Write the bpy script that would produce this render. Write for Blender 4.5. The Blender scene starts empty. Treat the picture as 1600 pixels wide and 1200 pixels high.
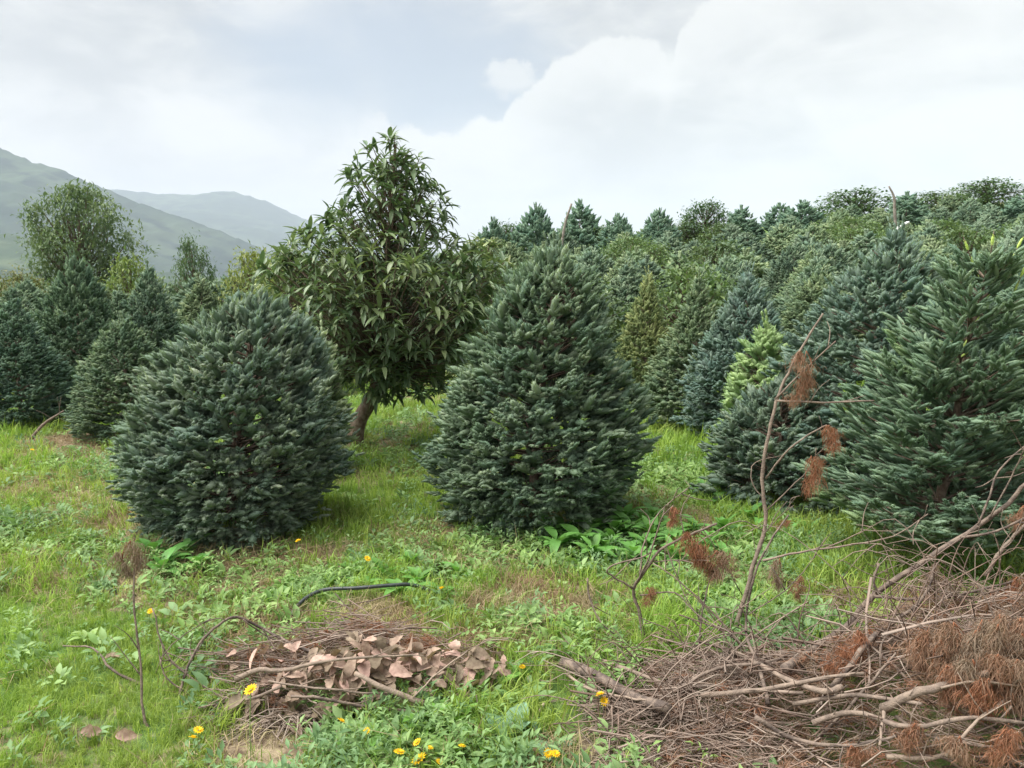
import bpy, math, random
import numpy as np
from mathutils import Vector

R = math.radians
rng = np.random.default_rng(7)
random.seed(7)
scene = bpy.context.scene
COL = scene.collection

# ------------------------------------------------------------------ camera
CAM_H, PITCH, F = 1.6, R(7.72), 1256.0          # F: focal length in pixels of the 1600 px wide photograph
cam_data = bpy.data.cameras.new('camera')
cam = bpy.data.objects.new('camera', cam_data)
COL.objects.link(cam)
cam.location = (0, 0, CAM_H)
cam.rotation_euler = (math.pi / 2 - PITCH, 0, 0)
cam_data.sensor_width = 36
cam_data.lens = F / 1600 * 36
cam_data.clip_start = 0.05
cam_data.clip_end = 30000
scene.camera = cam

def ray(u, v):
    cx, cy = (u - 800) / F, -(v - 600) / F
    return np.array([cx, math.cos(PITCH) + cy * math.sin(PITCH), -math.sin(PITCH) + cy * math.cos(PITCH)])

def P(u, v, Y):
    """the place at depth Y metres seen at photo pixel (u, v)"""
    d = ray(u, v)
    return np.array([0, 0, CAM_H]) + d * (Y / d[1])

# ------------------------------------------------------------------ sky, sun, exposure
SUN_EL, SUN_AZ = R(60), R(-95)       # azimuth from +Y towards +X
SKY_K = .204
world = bpy.data.worlds.new('World')
scene.world = world
world.use_nodes = True
def build_world():
    nt = world.node_tree
    nt.nodes.clear()
    N, L = nt.nodes.new, nt.links.new
    def m(op, a, b=None, c=None, clamp=False):
        n = N('ShaderNodeMath'); n.operation = op; n.use_clamp = clamp
        for i, x in enumerate((a, b, c)):
            if x is None: continue
            if isinstance(x, (int, float)): n.inputs[i].default_value = x
            else: L(x, n.inputs[i])
        return n.outputs[0]
    def smooth(x, lo, hi):
        n = N('ShaderNodeMapRange'); n.interpolation_type = 'SMOOTHSTEP'
        L(x, n.inputs[0]); n.inputs[1].default_value = lo; n.inputs[2].default_value = hi
        return n.outputs[0]
    def mixc(f, a, b):
        n = N('ShaderNodeMix'); n.data_type = 'RGBA'
        if isinstance(f, (int, float)): n.inputs[0].default_value = f
        else: L(f, n.inputs[0])
        for i, x in ((6, a), (7, b)):
            if isinstance(x, tuple): n.inputs[i].default_value = (*x, 1)
            else: L(x, n.inputs[i])
        return n.outputs[2]
    tc = N('ShaderNodeTexCoord')
    sep = N('ShaderNodeSeparateXYZ'); L(tc.outputs['Generated'], sep.inputs[0])
    X, Y, Z = sep.outputs
    def noise(scale, detail, rough=0.55, zs=2.4, off=0.0, dist=0.0):
        mp = N('ShaderNodeMapping'); L(tc.outputs['Generated'], mp.inputs[0])
        mp.inputs['Scale'].default_value = (1, 1, zs); mp.inputs['Location'].default_value = (off, off * .7, off * 1.3)
        n = N('ShaderNodeTexNoise'); L(mp.outputs[0], n.inputs['Vector'])
        n.inputs['Scale'].default_value = scale; n.inputs['Detail'].default_value = detail
        n.inputs['Roughness'].default_value = rough; n.inputs['Distortion'].default_value = dist
        return n.outputs['Fac']
    az = m('ARCTAN2', X, Y); el = m('ARCSINE', Z)
    def ae(u, v):
        d = ray(u, v); d = d / np.linalg.norm(d)
        return math.atan2(d[0], d[1]), math.asin(d[2])
    # upper edge of the bank of cumulus
    pts = [(-900, 250), (-200, 130), (0, 60), (120, 60), (230, 100), (330, 130), (430, 175), (540, 205), (575, 182), (600, 176), (622, 190), (650, 182),
           (680, 197), (715, 200), (745, 186), (770, 184), (790, 186), (800, 158), (822, 140), (845, 122), (860, 100), (900, 80), (945, 64),
           (985, 56), (1025, 62), (1040, 98), (1050, 98), (1060, 50), (1100, 10), (1180, -40), (1400, -60), (1700, -20)]
    fc = N('ShaderNodeFloatCurve'); cv = fc.mapping.curves[0]
    cv.points[0].location = (0, 0.28); cv.points[1].location = (1, .55)
    for (u, v) in pts:
        a, e = ae(u, v)
        x = (a + 1.0) / 2.0
        if 0.01 < x < .99: cv.points.new(x, e)
    fc.mapping.extend = 'HORIZONTAL'
    fc.mapping.use_clip = False
    fc.mapping.update()
    n1 = noise(9, 9, .62, 1.3, 3.1); n2 = noise(26, 8, .68, 1.2, 7.7)
    azd = m('ADD', az, m('MULTIPLY', m('SUBTRACT', n1, .5), .05))
    L(m('DIVIDE', m('ADD', azd, 1.0), 2.0, clamp=True), fc.inputs['Value'])
    edge = fc.outputs[0]
    eld = m('ADD', m('ADD', el, m('MULTIPLY', m('SUBTRACT', n1, .5), .05)), m('MULTIPLY', m('SUBTRACT', n2, .5), .05))
    diff = m('SUBTRACT', edge, eld)
    soft = smooth(az, -0.22, -0.10)                       # the edge is soft to the left, crisp over the bank
    crisp = smooth(diff, -.003, .006); fuzzy = smooth(diff, -.08, .07)
    bank = m('ADD', m('MULTIPLY', crisp, soft), m('MULTIPLY', fuzzy, m('SUBTRACT', 1.0, soft)))
    # a detached puff
    a0, e0 = ae(795, 128)
    dx = m('DIVIDE', m('SUBTRACT', azd, a0), .034); dy = m('DIVIDE', m('SUBTRACT', eld, e0), .017)
    rr = m('ADD', m('MULTIPLY', dx, dx), m('MULTIPLY', dy, dy))
    puff = m('SUBTRACT', 1.0, smooth(m('ADD', rr, m('MULTIPLY', m('SUBTRACT', n2, .5), 2.6)), .3, 1.3))
    bank = m('MAXIMUM', bank, m('MULTIPLY', puff, .75))
    big = noise(2.6, 7, .55, 2.6, 1.3, .4); mid = noise(7, 9, .64, 2.4, 5.0, .5)
    # upper layer: mottled white and grey-blue
    a1, e1 = ae(610, 120)
    gx = m('DIVIDE', m('SUBTRACT', az, a1), .22); gy = m('DIVIDE', m('SUBTRACT', el, e1), .10)
    gap = m('SUBTRACT', 1.0, smooth(m('ADD', m('ADD', m('MULTIPLY', gx, gx), m('MULTIPLY', gy, gy)), m('MULTIPLY', m('SUBTRACT', mid, .5), 1.6)), .1, 1.5))
    up = smooth(m('ADD', m('MULTIPLY', big, .55), m('MULTIPLY', mid, .45)), .40, .60)
    upper = mixc(up, (.62, .64, .675), (.93, .93, .93))
    upper = mixc(m('MULTIPLY', gap, .85), upper, (.50, .54, .61))
    # the bank: bright top, greyer and warmer towards the horizon
    low = smooth(el, .20, .02)
    body = mixc(smooth(m('ADD', m('MULTIPLY', mid, .5), m('MULTIPLY', big, .5)), .38, .62), (.68, .69, .715), (.97, .97, .97))
    rim = m('MULTIPLY', m('SUBTRACT', 1.0, smooth(diff, .0, .09)), soft)
    body = mixc(m('MULTIPLY', rim, .8), body, (.97, .97, .965))
    body = mixc(m('MULTIPLY', low, .75), body, (.74, .73, .745))
    cw_ = N('ShaderNodeMix'); cw_.data_type = 'RGBA'; cw_.blend_type = 'MULTIPLY'; cw_.inputs[0].default_value = 1; L(mixc(bank, upper, body), cw_.inputs[6]); cw_.inputs[7].default_value = (1, .985, .96, 1); cloud = cw_.outputs[2]
    sky = N('ShaderNodeTexSky'); sky.sky_type = 'NISHITA'; sky.sun_disc = False
    sky.sun_elevation = SUN_EL; sky.sun_rotation = SUN_AZ
    b1 = N('ShaderNodeBackground'); L(sky.outputs[0], b1.inputs[0]); b1.inputs[1].default_value = .05
    b2 = N('ShaderNodeBackground'); L(cloud, b2.inputs[0]); b2.inputs[1].default_value = SKY_K
    ms = N('ShaderNodeMixShader'); L(m('SUBTRACT', .96, m('MULTIPLY', m('MULTIPLY', gap, m('SUBTRACT', 1.0, bank)), .16)), ms.inputs[0])
    L(b1.outputs[0], ms.inputs[1]); L(b2.outputs[0], ms.inputs[2])
    out = N('ShaderNodeOutputWorld'); L(ms.outputs[0], out.inputs[0])
build_world()
sun_data = bpy.data.lights.new('sun', 'SUN')
sun_data.energy = 2.0; sun_data.angle = R(65); sun_data.color = (1.0, .975, .94)
sun = bpy.data.objects.new('sun', sun_data); COL.objects.link(sun)
sdir = Vector((math.cos(SUN_EL) * math.sin(SUN_AZ), math.cos(SUN_EL) * math.cos(SUN_AZ), math.sin(SUN_EL)))
sun.rotation_euler = sdir.to_track_quat('Z', 'Y').to_euler()
sun.location = (0, 0, 50)
vs = scene.view_settings
scene.display_settings.display_device = 'sRGB'
vs.view_transform = 'Standard'; vs.look = 'None'; vs.gamma = 1; vs.use_curve_mapping = False
vs.exposure = 2.2
scene.render.engine = 'CYCLES'
cy = scene.cycles
cy.max_bounces = 6; cy.diffuse_bounces = 5; cy.glossy_bounces = 2; cy.transmission_bounces = 4; cy.volume_bounces = 3
cy.transparent_max_bounces = 4; cy.use_denoising = True; cy.caustics_reflective = False; cy.caustics_refractive = False
try: cy.denoiser = 'OPENIMAGEDENOISE'
except Exception: pass

# ------------------------------------------------------------------ numpy helpers
_g = np.random.default_rng(3).random((256, 256))
def vnoise(x, y, s=1.0, o=0):
    x = np.asarray(x, float) / s + 37.3 + o * 11.7; y = np.asarray(y, float) / s + 81.1 + o * 5.3
    xi = np.floor(x).astype(int); yi = np.floor(y).astype(int); fx = x - xi; fy = y - yi
    fx = fx * fx * (3 - 2 * fx); fy = fy * fy * (3 - 2 * fy)
    g = lambda a, b: _g[a % 256, b % 256]
    return (g(xi, yi) * (1 - fx) + g(xi + 1, yi) * fx) * (1 - fy) + (g(xi, yi + 1) * (1 - fx) + g(xi + 1, yi + 1) * fx) * fy
def fbm(x, y, s=1.0, n=4, o=0):
    a, t, w = 0, 0, 1.0
    for i in range(n):
        a = a + w * vnoise(x, y, s / 2 ** i, o + i); t += w; w *= .5
    return a / t
def sstep(x, a, b):
    t = np.clip((np.asarray(x, float) - a) / (b - a), 0, 1); return t * t * (3 - 2 * t)
def unit(v):
    return v / np.maximum(np.linalg.norm(v, axis=-1, keepdims=True), 1e-9)

def frames(d, up=(0, 0, 1)):
    """rotation matrices whose X axis is d and whose Z axis leans to up; d (k,3) -> (k,3,3) with columns X Y Z"""
    d = unit(d); upv = np.broadcast_to(np.asarray(up, float), d.shape)
    bad = np.abs((d * upv).sum(-1)) > .97
    upv = np.where(bad[:, None], np.array([1.0, .1, 0]), upv)
    y = unit(np.cross(upv, d)); z = np.cross(d, y)
    return np.stack([d, y, z], -1)

class Geo:
    """collects triangles, with one float per vertex"""
    def __init__(s): s.V, s.T, s.A, s.M, s.n = [], [], [], [], 0
    def add(s, V, T, A=None, mat=0):
        V = np.asarray(V, float).reshape(-1, 3); T = np.asarray(T, int).reshape(-1, 3)
        s.V.append(V); s.T.append(T + s.n); s.n += len(V)
        s.A.append(np.zeros(len(V)) if A is None else np.broadcast_to(np.asarray(A, float), (len(V),)))
        s.M.append(np.full(len(T), mat))
    def inst(s, tv, tt, rot, pos, scl, tint=None, mat=0):
        """copies of a template mesh (joined into this one): rot (k,3,3) pos (k,3) scl (k,) or (k,3)"""
        k = len(pos); scl = np.asarray(scl, float)
        if scl.ndim == 0: scl = np.full(k, float(scl))
        sv = tv[None] * (scl[:, None, None] if scl.ndim == 1 else scl[:, None, :])
        V = np.einsum('kij,kvj->kvi', rot, sv) + pos[:, None, :]
        T = tt[None] + (np.arange(k) * len(tv))[:, None, None]
        A = np.zeros((k, len(tv))) if tint is None else np.broadcast_to(np.asarray(tint)[:, None], (k, len(tv)))
        s.add(V.reshape(-1, 3), T.reshape(-1, 3), A.reshape(-1), mat)
    def mesh(s, name, mats, smooth=False):
        V = np.concatenate(s.V); T = np.concatenate(s.T); A = np.concatenate(s.A); M = np.concatenate(s.M)
        me = bpy.data.meshes.new(name)
        me.vertices.add(len(V)); me.vertices.foreach_set('co', V.astype(np.float32).ravel())
        me.loops.add(T.size); me.loops.foreach_set('vertex_index', T.astype(np.int32).ravel())
        me.polygons.add(len(T)); me.polygons.foreach_set('loop_start', np.arange(0, T.size, 3, dtype=np.int32))
        for mt in (mats if isinstance(mats, (list, tuple)) else [mats]): me.materials.append(mt)
        me.polygons.foreach_set('material_index', M.astype(np.int32))
        if smooth: me.polygons.foreach_set('use_smooth', np.ones(len(T), bool))
        at = me.attributes.new('tint', 'FLOAT', 'POINT'); at.data.foreach_set('value', A.astype(np.float32))
        me.update(calc_edges=True)
        return me

def link(name, me, parent=None, loc=None, **props):
    o = bpy.data.objects.new(name, me); COL.objects.link(o)
    if parent is not None: o.parent = parent
    if loc is not None: o.location = [float(c) for c in loc]
    for k, v in props.items(): o[k] = v
    return o
def empty(name, loc, label, cat, group=None, rz=0, scl=1):
    o = link(name, None, None, loc, label=label, category=cat)
    o.empty_display_size = .1
    o.rotation_euler.z = rz
    o.scale = (scl,) * 3 if np.isscalar(scl) else scl
    if group: o['group'] = group
    return o

def crv(pts, n=6):
    """Catmull-Rom through the points (rows may hold a radius as a 4th value)"""
    p = np.asarray(pts, float)
    p = np.vstack([2 * p[0] - p[1], p, 2 * p[-1] - p[-2]])
    out = []
    for i in range(1, len(p) - 2):
        t = np.linspace(0, 1, n, endpoint=False)[:, None]
        a, b, c, d = p[i - 1], p[i], p[i + 1], p[i + 2]
        out.append(.5 * ((2 * b) + (c - a) * t + (2 * a - 5 * b + 4 * c - d) * t ** 2 + (3 * b - a - 3 * c + d) * t ** 3))
    return np.vstack(out + [p[-2][None]])
def tube(geo, pts, rad, sides=6, tint=0.0, mat=0, cap=True):
    p = np.asarray(pts, float); k = len(p); rad = np.broadcast_to(np.asarray(rad, float), (k,))
    t = unit(np.gradient(p, axis=0)); ref = np.array([.31, .2, .93]) if abs(t[:, 2]).mean() < .8 else np.array([1, .2, .1])
    a = unit(np.cross(t, ref)); b = np.cross(t, a)
    th = np.arange(sides) * 2 * math.pi / sides
    V = p[:, None] + rad[:, None, None] * (a[:, None] * np.cos(th)[None, :, None] + b[:, None] * np.sin(th)[None, :, None])
    V = V.reshape(-1, 3); T = []
    i = np.arange(k - 1)[:, None] * sides; j = np.arange(sides)[None]; jn = (j + 1) % sides
    q = np.stack([i + j, i + jn, i + sides + jn, i + sides + j], -1).reshape(-1, 4)
    T = np.vstack([q[:, [0, 1, 2]], q[:, [0, 2, 3]]])
    if cap:
        V = np.vstack([V, p[0], p[-1]]); n = k * sides
        c0 = np.stack([np.full(sides, n), jn[0], j[0]], -1); c1 = np.stack([np.full(sides, n + 1), (k - 1) * sides + j[0], (k - 1) * sides + jn[0]], -1)
        T = np.vstack([T, c0, c1])
    geo.add(V, T, tint, mat)

# ------------------------------------------------------------------ materials
def mat(name, base, var=None, vscale=6.0, rough=.8, spec=.25, transl=0.0, tintcol=None, tintamt=1.0, objcol=False, bump=0.0, bscale=80.0,
        rnd=0.0, worldvar=None, wscale=1.2, coord='Object'):
    m = bpy.data.materials.new(name); m.use_nodes = True
    nt = m.node_tree; nt.nodes.clear(); N, L = nt.nodes.new, nt.links.new
    def mix(f, a, b, mode='MIX'):
        n = N('ShaderNodeMix'); n.data_type = 'RGBA'; n.blend_type = mode; n.clamp_factor = True
        if isinstance(f, (int, float)): n.inputs[0].default_value = f
        else: L(f, n.inputs[0])
        for i, x in ((6, a), (7, b)):
            if isinstance(x, tuple): n.inputs[i].default_value = (*x[:3], 1)
            else: L(x, n.inputs[i])
        return n.outputs[2]
    def ramp(x, lo, hi):
        n = N('ShaderNodeMapRange'); n.interpolation_type = 'SMOOTHSTEP'; L(x, n.inputs[0]); n.inputs[1].default_value = lo; n.inputs[2].default_value = hi
        return n.outputs[0]
    c = tuple(base)
    tc = N('ShaderNodeTexCoord')
    if var is not None:
        nz = N('ShaderNodeTexNoise'); L(tc.outputs[coord], nz.inputs['Vector']); nz.inputs['Scale'].default_value = vscale; nz.inputs['Detail'].default_value = 5
        c = mix(ramp(nz.outputs['Fac'], .38, .62), c, tuple(var))
    if tintcol is not None:
        at = N('ShaderNodeAttribute'); at.attribute_name = 'tint'
        mm = N('ShaderNodeMath'); mm.operation = 'MULTIPLY'; L(at.outputs['Fac'], mm.inputs[0]); mm.inputs[1].default_value = tintamt
        c = mix(mm.outputs[0], c, tuple(tintcol))
    geo = None
    if worldvar is not None:
        geo = N('ShaderNodeNewGeometry'); nz = N('ShaderNodeTexNoise'); L(geo.outputs['Position'], nz.inputs['Vector']); nz.inputs['Scale'].default_value = wscale; nz.inputs['Detail'].default_value = 3
        c = mix(ramp(nz.outputs['Fac'], .4, .62), c, tuple(worldvar))
    oi = N('ShaderNodeObjectInfo')
    if rnd:
        hs = N('ShaderNodeHueSaturation')
        mr = N('ShaderNodeMapRange'); L(oi.outputs['Random'], mr.inputs[0]); mr.inputs[3].default_value = 1 - rnd; mr.inputs[4].default_value = 1 + rnd
        mh = N('ShaderNodeMapRange'); L(oi.outputs['Random'], mh.inputs[0]); mh.inputs[3].default_value = .5 + rnd * .05; mh.inputs[4].default_value = .5 - rnd * .05
        L(mr.outputs[0], hs.inputs['Value']); L(mh.outputs[0], hs.inputs['Hue'])
        if isinstance(c, tuple): hs.inputs['Color'].default_value = (*c, 1)
        else: L(c, hs.inputs['Color'])
        c = hs.outputs[0]
    if objcol: c = mix(1.0, c, oi.outputs['Color'], 'MULTIPLY')
    pb = N('ShaderNodeBsdfPrincipled'); pb.inputs['Roughness'].default_value = rough; pb.inputs['Specular IOR Level'].default_value = spec
    if isinstance(c, tuple): pb.inputs['Base Color'].default_value = (*c, 1)
    else: L(c, pb.inputs['Base Color'])
    if bump:
        nz = N('ShaderNodeTexNoise'); L(tc.outputs[coord], nz.inputs['Vector']); nz.inputs['Scale'].default_value = bscale; nz.inputs['Detail'].default_value = 4
        bp = N('ShaderNodeBump'); bp.inputs['Strength'].default_value = bump; bp.inputs['Distance'].default_value = .01; L(nz.outputs['Fac'], bp.inputs['Height']); L(bp.outputs[0], pb.inputs['Normal'])
    out = N('ShaderNodeOutputMaterial')
    if transl:
        tr = N('ShaderNodeBsdfTranslucent')
        if isinstance(c, tuple): tr.inputs[0].default_value = (*c, 1)
        else: L(mix(1.0, c, (1.15, 1.2, .7), 'MULTIPLY'), tr.inputs[0])
        ms = N('ShaderNodeMixShader'); ms.inputs[0].default_value = transl; L(pb.outputs[0], ms.inputs[1]); L(tr.outputs[0], ms.inputs[2]); L(ms.outputs[0], out.inputs[0])
    else: L(pb.outputs[0], out.inputs[0])
    return m

M_fir = mat('fir_needles', (.150, .222, .166), tintcol=(.40, .46, .33), tintamt=1.6, rough=.8, spec=.15, transl=.28, objcol=True, var=(.165, .235, .155), vscale=3.5, bump=.7, bscale=160)
M_bark = mat('bark', (.13, .09, .065), var=(.22, .17, .13), vscale=25, rough=.9, bump=.6, bscale=120)
M_avo = mat('avocado_leaves', (.085, .14, .07), tintcol=(.26, .30, .14), rough=.42, spec=.45, transl=.2, objcol=True, var=(.10, .15, .075), vscale=4)
M_broad = mat('broad_leaves', (.095, .155, .08), tintcol=(.20, .25, .10), rough=.6, spec=.3, transl=.25, objcol=True, var=(.12, .17, .10), vscale=2)
M_grass = mat('grass_blades', (.235, .39, .062), tintcol=(.37, .49, .125), rough=.6, spec=.25, transl=.35, rnd=.25, worldvar=(.27, .37, .08), wscale=1.1)
M_dry = mat('dry_grass', (.34, .285, .165), tintcol=(.46, .40, .24), rough=.9, spec=.1, transl=.2, rnd=.3, worldvar=(.26, .19, .11), wscale=2)
M_weed = mat('weed_leaves', (.175, .31, .075), tintcol=(.28, .40, .15), rough=.55, spec=.35, transl=.3, rnd=.25, worldvar=(.165, .28, .12), wscale=1.3)
M_dock = mat('dock_leaves', (.12, .28, .06), tintcol=(.20, .36, .10), rough=.5, spec=.35, transl=.3, objcol=True, var=(.16, .37, .09), vscale=15, bump=.25, bscale=60)
M_greyleaf = mat('grey_green_leaf', (.16, .29, .17), tintcol=(.22, .34, .22), rough=.6, spec=.3, transl=.2, var=(.20, .33, .19), vscale=30, bump=.4, bscale=50)
M_twig = mat('dry_twigs', (.125, .088, .07), tintcol=(.40, .33, .27), var=(.22, .15, .115), vscale=9, rough=.9, spec=.15, bump=.3, bscale=200)
M_branch = mat('dead_branch', (.105, .082, .07), tintcol=(.36, .28, .215), var=(.22, .17, .135), vscale=32, rough=.9, spec=.15, bump=.5, bscale=160)
M_cut = mat('broken_wood', (.52, .36, .20), var=(.40, .26, .15), vscale=30, rough=.85, spec=.15)
M_needle = mat('dead_needles', (.28, .115, .06), tintcol=(.27, .21, .155), tintamt=1.0, var=(.30, .135, .075), vscale=10, rough=.8, spec=.15, transl=.2)
M_leaf = mat('dead_leaves', (.38, .28, .21), tintcol=(.52, .41, .32), var=(.27, .185, .14), vscale=40, rough=.8, spec=.15, transl=.12, rnd=.45, bump=.3, bscale=90)
M_litter = mat('litter', (.085, .058, .042), tintcol=(.22, .15, .10), var=(.14, .09, .062), vscale=8, rough=.95, spec=.1)
M_hose = mat('hose_plastic', (.022, .03, .03), var=(.04, .05, .05), vscale=20, rough=.4, spec=.5)
M_petal = mat('petals', (.86, .60, .02), var=(.80, .48, .02), vscale=60, rough=.6, spec=.2, transl=.2)
M_stem = mat('green_stems', (.19, .30, .08), var=(.24, .32, .12), vscale=30, rough=.6, spec=.3)
M_tag = mat('pale_plastic', (.78, .79, .76), var=(.7, .71, .68), vscale=20, rough=.5)
M_pole = mat('weathered_pole', (.20, .17, .14), var=(.30, .27, .23), vscale=10, rough=.9)

# ------------------------------------------------------------------ terrain
TT = np.array([-1.5, -.56, -.28, -.1, 0, .24, .40, .6, 1.5])
HH = np.array([-1.2, -.9, -.1, 1.0, 1.9, 2.7, 3.3, 3.9, 5.0])
def height(x, y):
    x = np.asarray(x, float); y = np.asarray(y, float)
    t = np.clip(x / np.maximum(y, 4.0), -1.4, 1.4)
    crest = np.interp(t, TT, HH)
    k = np.clip((y - 9) / 29, 0, 1.25) ** 1.7
    h = crest * k
    far = sstep(y, 44, 330); h = h * (1 - far) + far * -55
    side = sstep(np.abs(x), 60, 500) * (y < 44); h = h * (1 - side) + side * -20
    near = sstep(y, 60, 20)
    h = h + near * ((fbm(x, y, 1.7, 3) - .5) * .10 + (fbm(x, y, .35, 2, 5) - .5) * .035)
    return h
def ground(u, v):
    """where the view through photo pixel (u, v) meets the ground"""
    d = ray(u, v); s = 1.0; o = np.array([0, 0, CAM_H])
    ts = np.geomspace(1.5, 60, 500); pts = o + ts[:, None] * d
    below = pts[:, 2] < height(pts[:, 0], pts[:, 1])
    i = int(np.argmax(below)) if below.any() else len(ts) - 1
    return pts[i]
def onground(x, y, dz=0.0): return np.array([x, y, float(height(x, y)) + dz])

def ground_material():
    m = bpy.data.materials.new('meadow_soil'); m.use_nodes = True
    nt = m.node_tree; N, L = nt.nodes.new, nt.links.new
    pb = nt.nodes['Principled BSDF']; pb.inputs['Roughness'].default_value = .95; pb.inputs['Specular IOR Level'].default_value = .1
    g = N('ShaderNodeNewGeometry')
    def nz(s, d=6, r=.6):
        n = N('ShaderNodeTexNoise'); L(g.outputs['Position'], n.inputs['Vector']); n.inputs['Scale'].default_value = s; n.inputs['Detail'].default_value = d; n.inputs['Roughness'].default_value = r
        return n.outputs['Fac']
    def rp(x, a, b):
        n = N('ShaderNodeMapRange'); n.interpolation_type = 'SMOOTHSTEP'; L(x, n.inputs[0]); n.inputs[1].default_value = a; n.inputs[2].default_value = b; return n.outputs[0]
    def mx(f, a, b):
        n = N('ShaderNodeMix'); n.data_type = 'RGBA'; L(f, n.inputs[0])
        for i, x in ((6, a), (7, b)):
            if isinstance(x, tuple): n.inputs[i].default_value = (*x, 1)
            else: L(x, n.inputs[i])
        return n.outputs[2]
    soil = mx(rp(nz(22), .4, .6), (.16, .115, .08), (.36, .29, .19))
    green = mx(rp(nz(5), .4, .6), (.08, .15, .04), (.14, .22, .06))
    at = N('ShaderNodeAttribute'); at.attribute_name = 'tint'
    add = N('ShaderNodeMath'); add.operation = 'ADD'; L(nz(14, 4), add.inputs[0]); L(at.outputs['Fac'], add.inputs[1])
    c = mx(rp(add.outputs[0], .55, .85), green, soil)
    L(c, pb.inputs['Base Color'])
    b = N('ShaderNodeBump'); b.inputs['Strength'].default_value = .8; b.inputs['Distance'].default_value = .02; L(nz(60, 5, .7), b.inputs['Height']); L(b.outputs[0], pb.inputs['Normal'])
    return m
M_ground = ground_material()

# bare or straw-coloured patches: photo centre, half width in px, half depth in px, strength
DRYSPOTS = [(590, 985, 130, 45, 1.0), (830, 940, 130, 50, .8), (770, 885, 90, 30, .6), (120, 700, 90, 35, .8), (250, 760, 60, 40, .4), (60, 900, 110, 60, .45),
            (320, 855, 130, 30, .9), (150, 800, 120, 30, .5), (420, 900, 70, 30, .6), (680, 845, 100, 20, .5), (60, 770, 90, 25, .6), (740, 1010, 150, 30, .6), (900, 985, 90, 40, .5), (1010, 960, 80, 60, .3), (590, 700, 50, 14, .6), (220, 920, 90, 40, .4)]
_spots = []
for (u, v, a, b, s) in DRYSPOTS:
    c = ground(u, v); e = ground(u + a, v); f1, f2 = ground(u, v - b), ground(u, v + b)
    _spots.append((c[0], c[1], abs(e[0] - c[0]), abs(f1[1] - f2[1]) / 2, s))
def dryness(x, y):
    x = np.asarray(x, float); y = np.asarray(y, float)
    d = (.8 - .55 * sstep(y, 5, 6.5)) * sstep(fbm(x, y, .7, 4, 9), .50, .62)
    n = (fbm(x, y, .35, 3, 4) - .5) * 2.0
    for (cx, cy_, a, b, s) in _spots:
        q = ((x - cx) / a) ** 2 + ((y - cy_) / b) ** 2
        d = np.maximum(d, s * (1 - sstep(q + n, .3, 1.4)))
    return np.clip(d, 0, 1) * (1 - .8 * sstep(800 + x / np.maximum(y, 1) * F, 400, 230) * sstep(y, 4.1, 3.6))

def grid_mesh(name, xs, ys, hf, m, tintf=None):
    X, Y = np.meshgrid(xs, ys); Z = hf(X, Y)
    V = np.stack([X, Y, Z], -1).reshape(-1, 3); nx, ny = len(xs), len(ys)
    i = (np.arange(ny - 1)[:, None] * nx + np.arange(nx - 1)[None]).ravel()
    T = np.vstack([np.stack([i, i + 1, i + nx + 1], -1), np.stack([i, i + nx + 1, i + nx], -1)])
    g = Geo(); g.add(V, T, None if tintf is None else tintf(X, Y).ravel())
    return g.mesh(name, m, smooth=True)
xs = 1.6 * np.sinh(np.linspace(-9.0, 9.0, 300)); ys = -40 + 0 * xs[:1]
yy = 2.5 + 1.6 * np.sinh(np.linspace(-4.0, 8.9, 330))
ground_obj = link('ground', grid_mesh('ground', xs, yy, height, M_ground, dryness), kind='structure')

def mountain_material(name, c1, c2, field):
    return mat(name, c1, var=c2, vscale=.012, rough=1, spec=0, worldvar=field, wscale=.0022, coord='Object')
M_hill = mountain_material('forested_slope', (.012, .026, .022), (.055, .082, .050), (.022, .040, .030))
M_field = mountain_material('valley_fields', (.05, .08, .04), (.10, .13, .07), (.03, .05, .03))
def ridge(name, Yr, prof, depth, base, m, rough, seed):
    us = np.array([p[0] for p in prof], float); vsx = np.array([p[1] for p in prof], float)
    xr = np.array([P(u, v, Yr)[0] for u, v in prof]); zr = np.array([P(u, v, Yr)[2] for u, v in prof])
    xs = np.linspace(xr[0], xr[-1], 520); s = np.linspace(0, 1, 46)
    X, S = np.meshgrid(xs, s)
    H = np.interp(X, xr, zr)
    Y = Yr - depth * (1 - S)
    spur = (fbm(X, Y, rough * 9, 5, seed) - .5)
    Z = base + (H - base) * (S ** 1.15) + spur * rough * 4.2 * np.sin(np.pi * S) + (fbm(X, Y, rough * .4, 3, seed + 3) - .5) * rough * .3
    V = np.stack([X, Y, Z], -1).reshape(-1, 3)
    # far side going down again
    Vb = np.stack([xs, np.full_like(xs, Yr + depth * .8), np.full_like(xs, base)], -1); V = np.vstack([V, Vb])
    nx, ny = len(xs), len(s) + 1
    i = (np.arange(ny - 1)[:, None] * nx + np.arange(nx - 1)[None]).ravel()
    T = np.vstack([np.stack([i, i + 1, i + nx + 1], -1), np.stack([i, i + nx + 1, i + nx], -1)])
    g = Geo(); g.add(V, T)
    return link(name, g.mesh(name, m, smooth=True), kind='structure')
ridge('mountain', 2600, [(-1500, 260), (-700, 235), (-300, 222), (-60, 220), (0, 230), (25, 244), (60, 256), (100, 268), (150, 288), (210, 316), (260, 330), (310, 350), (350, 364), (395, 384), (450, 412), (520, 440), (700, 470), (1000, 480)], 1500, -60, M_hill, 60, 2)
ridge('far_mountain', 5200, [(-1500, 310), (-400, 300), (0, 290), (120, 294), (180, 297), (240, 302), (300, 304), (345, 298), (372, 300), (420, 316), (470, 340), (560, 372), (700, 400), (1000, 430), (2600, 430)], 2300, -60, M_hill, 90, 11)
ridge('valley_slope', 1500, [(-1200, 330), (-300, 350), (-60, 362), (20, 366), (60, 375), (110, 392), (200, 420), (400, 440), (800, 450)], 900, -58, M_field, 16, 6)

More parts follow.
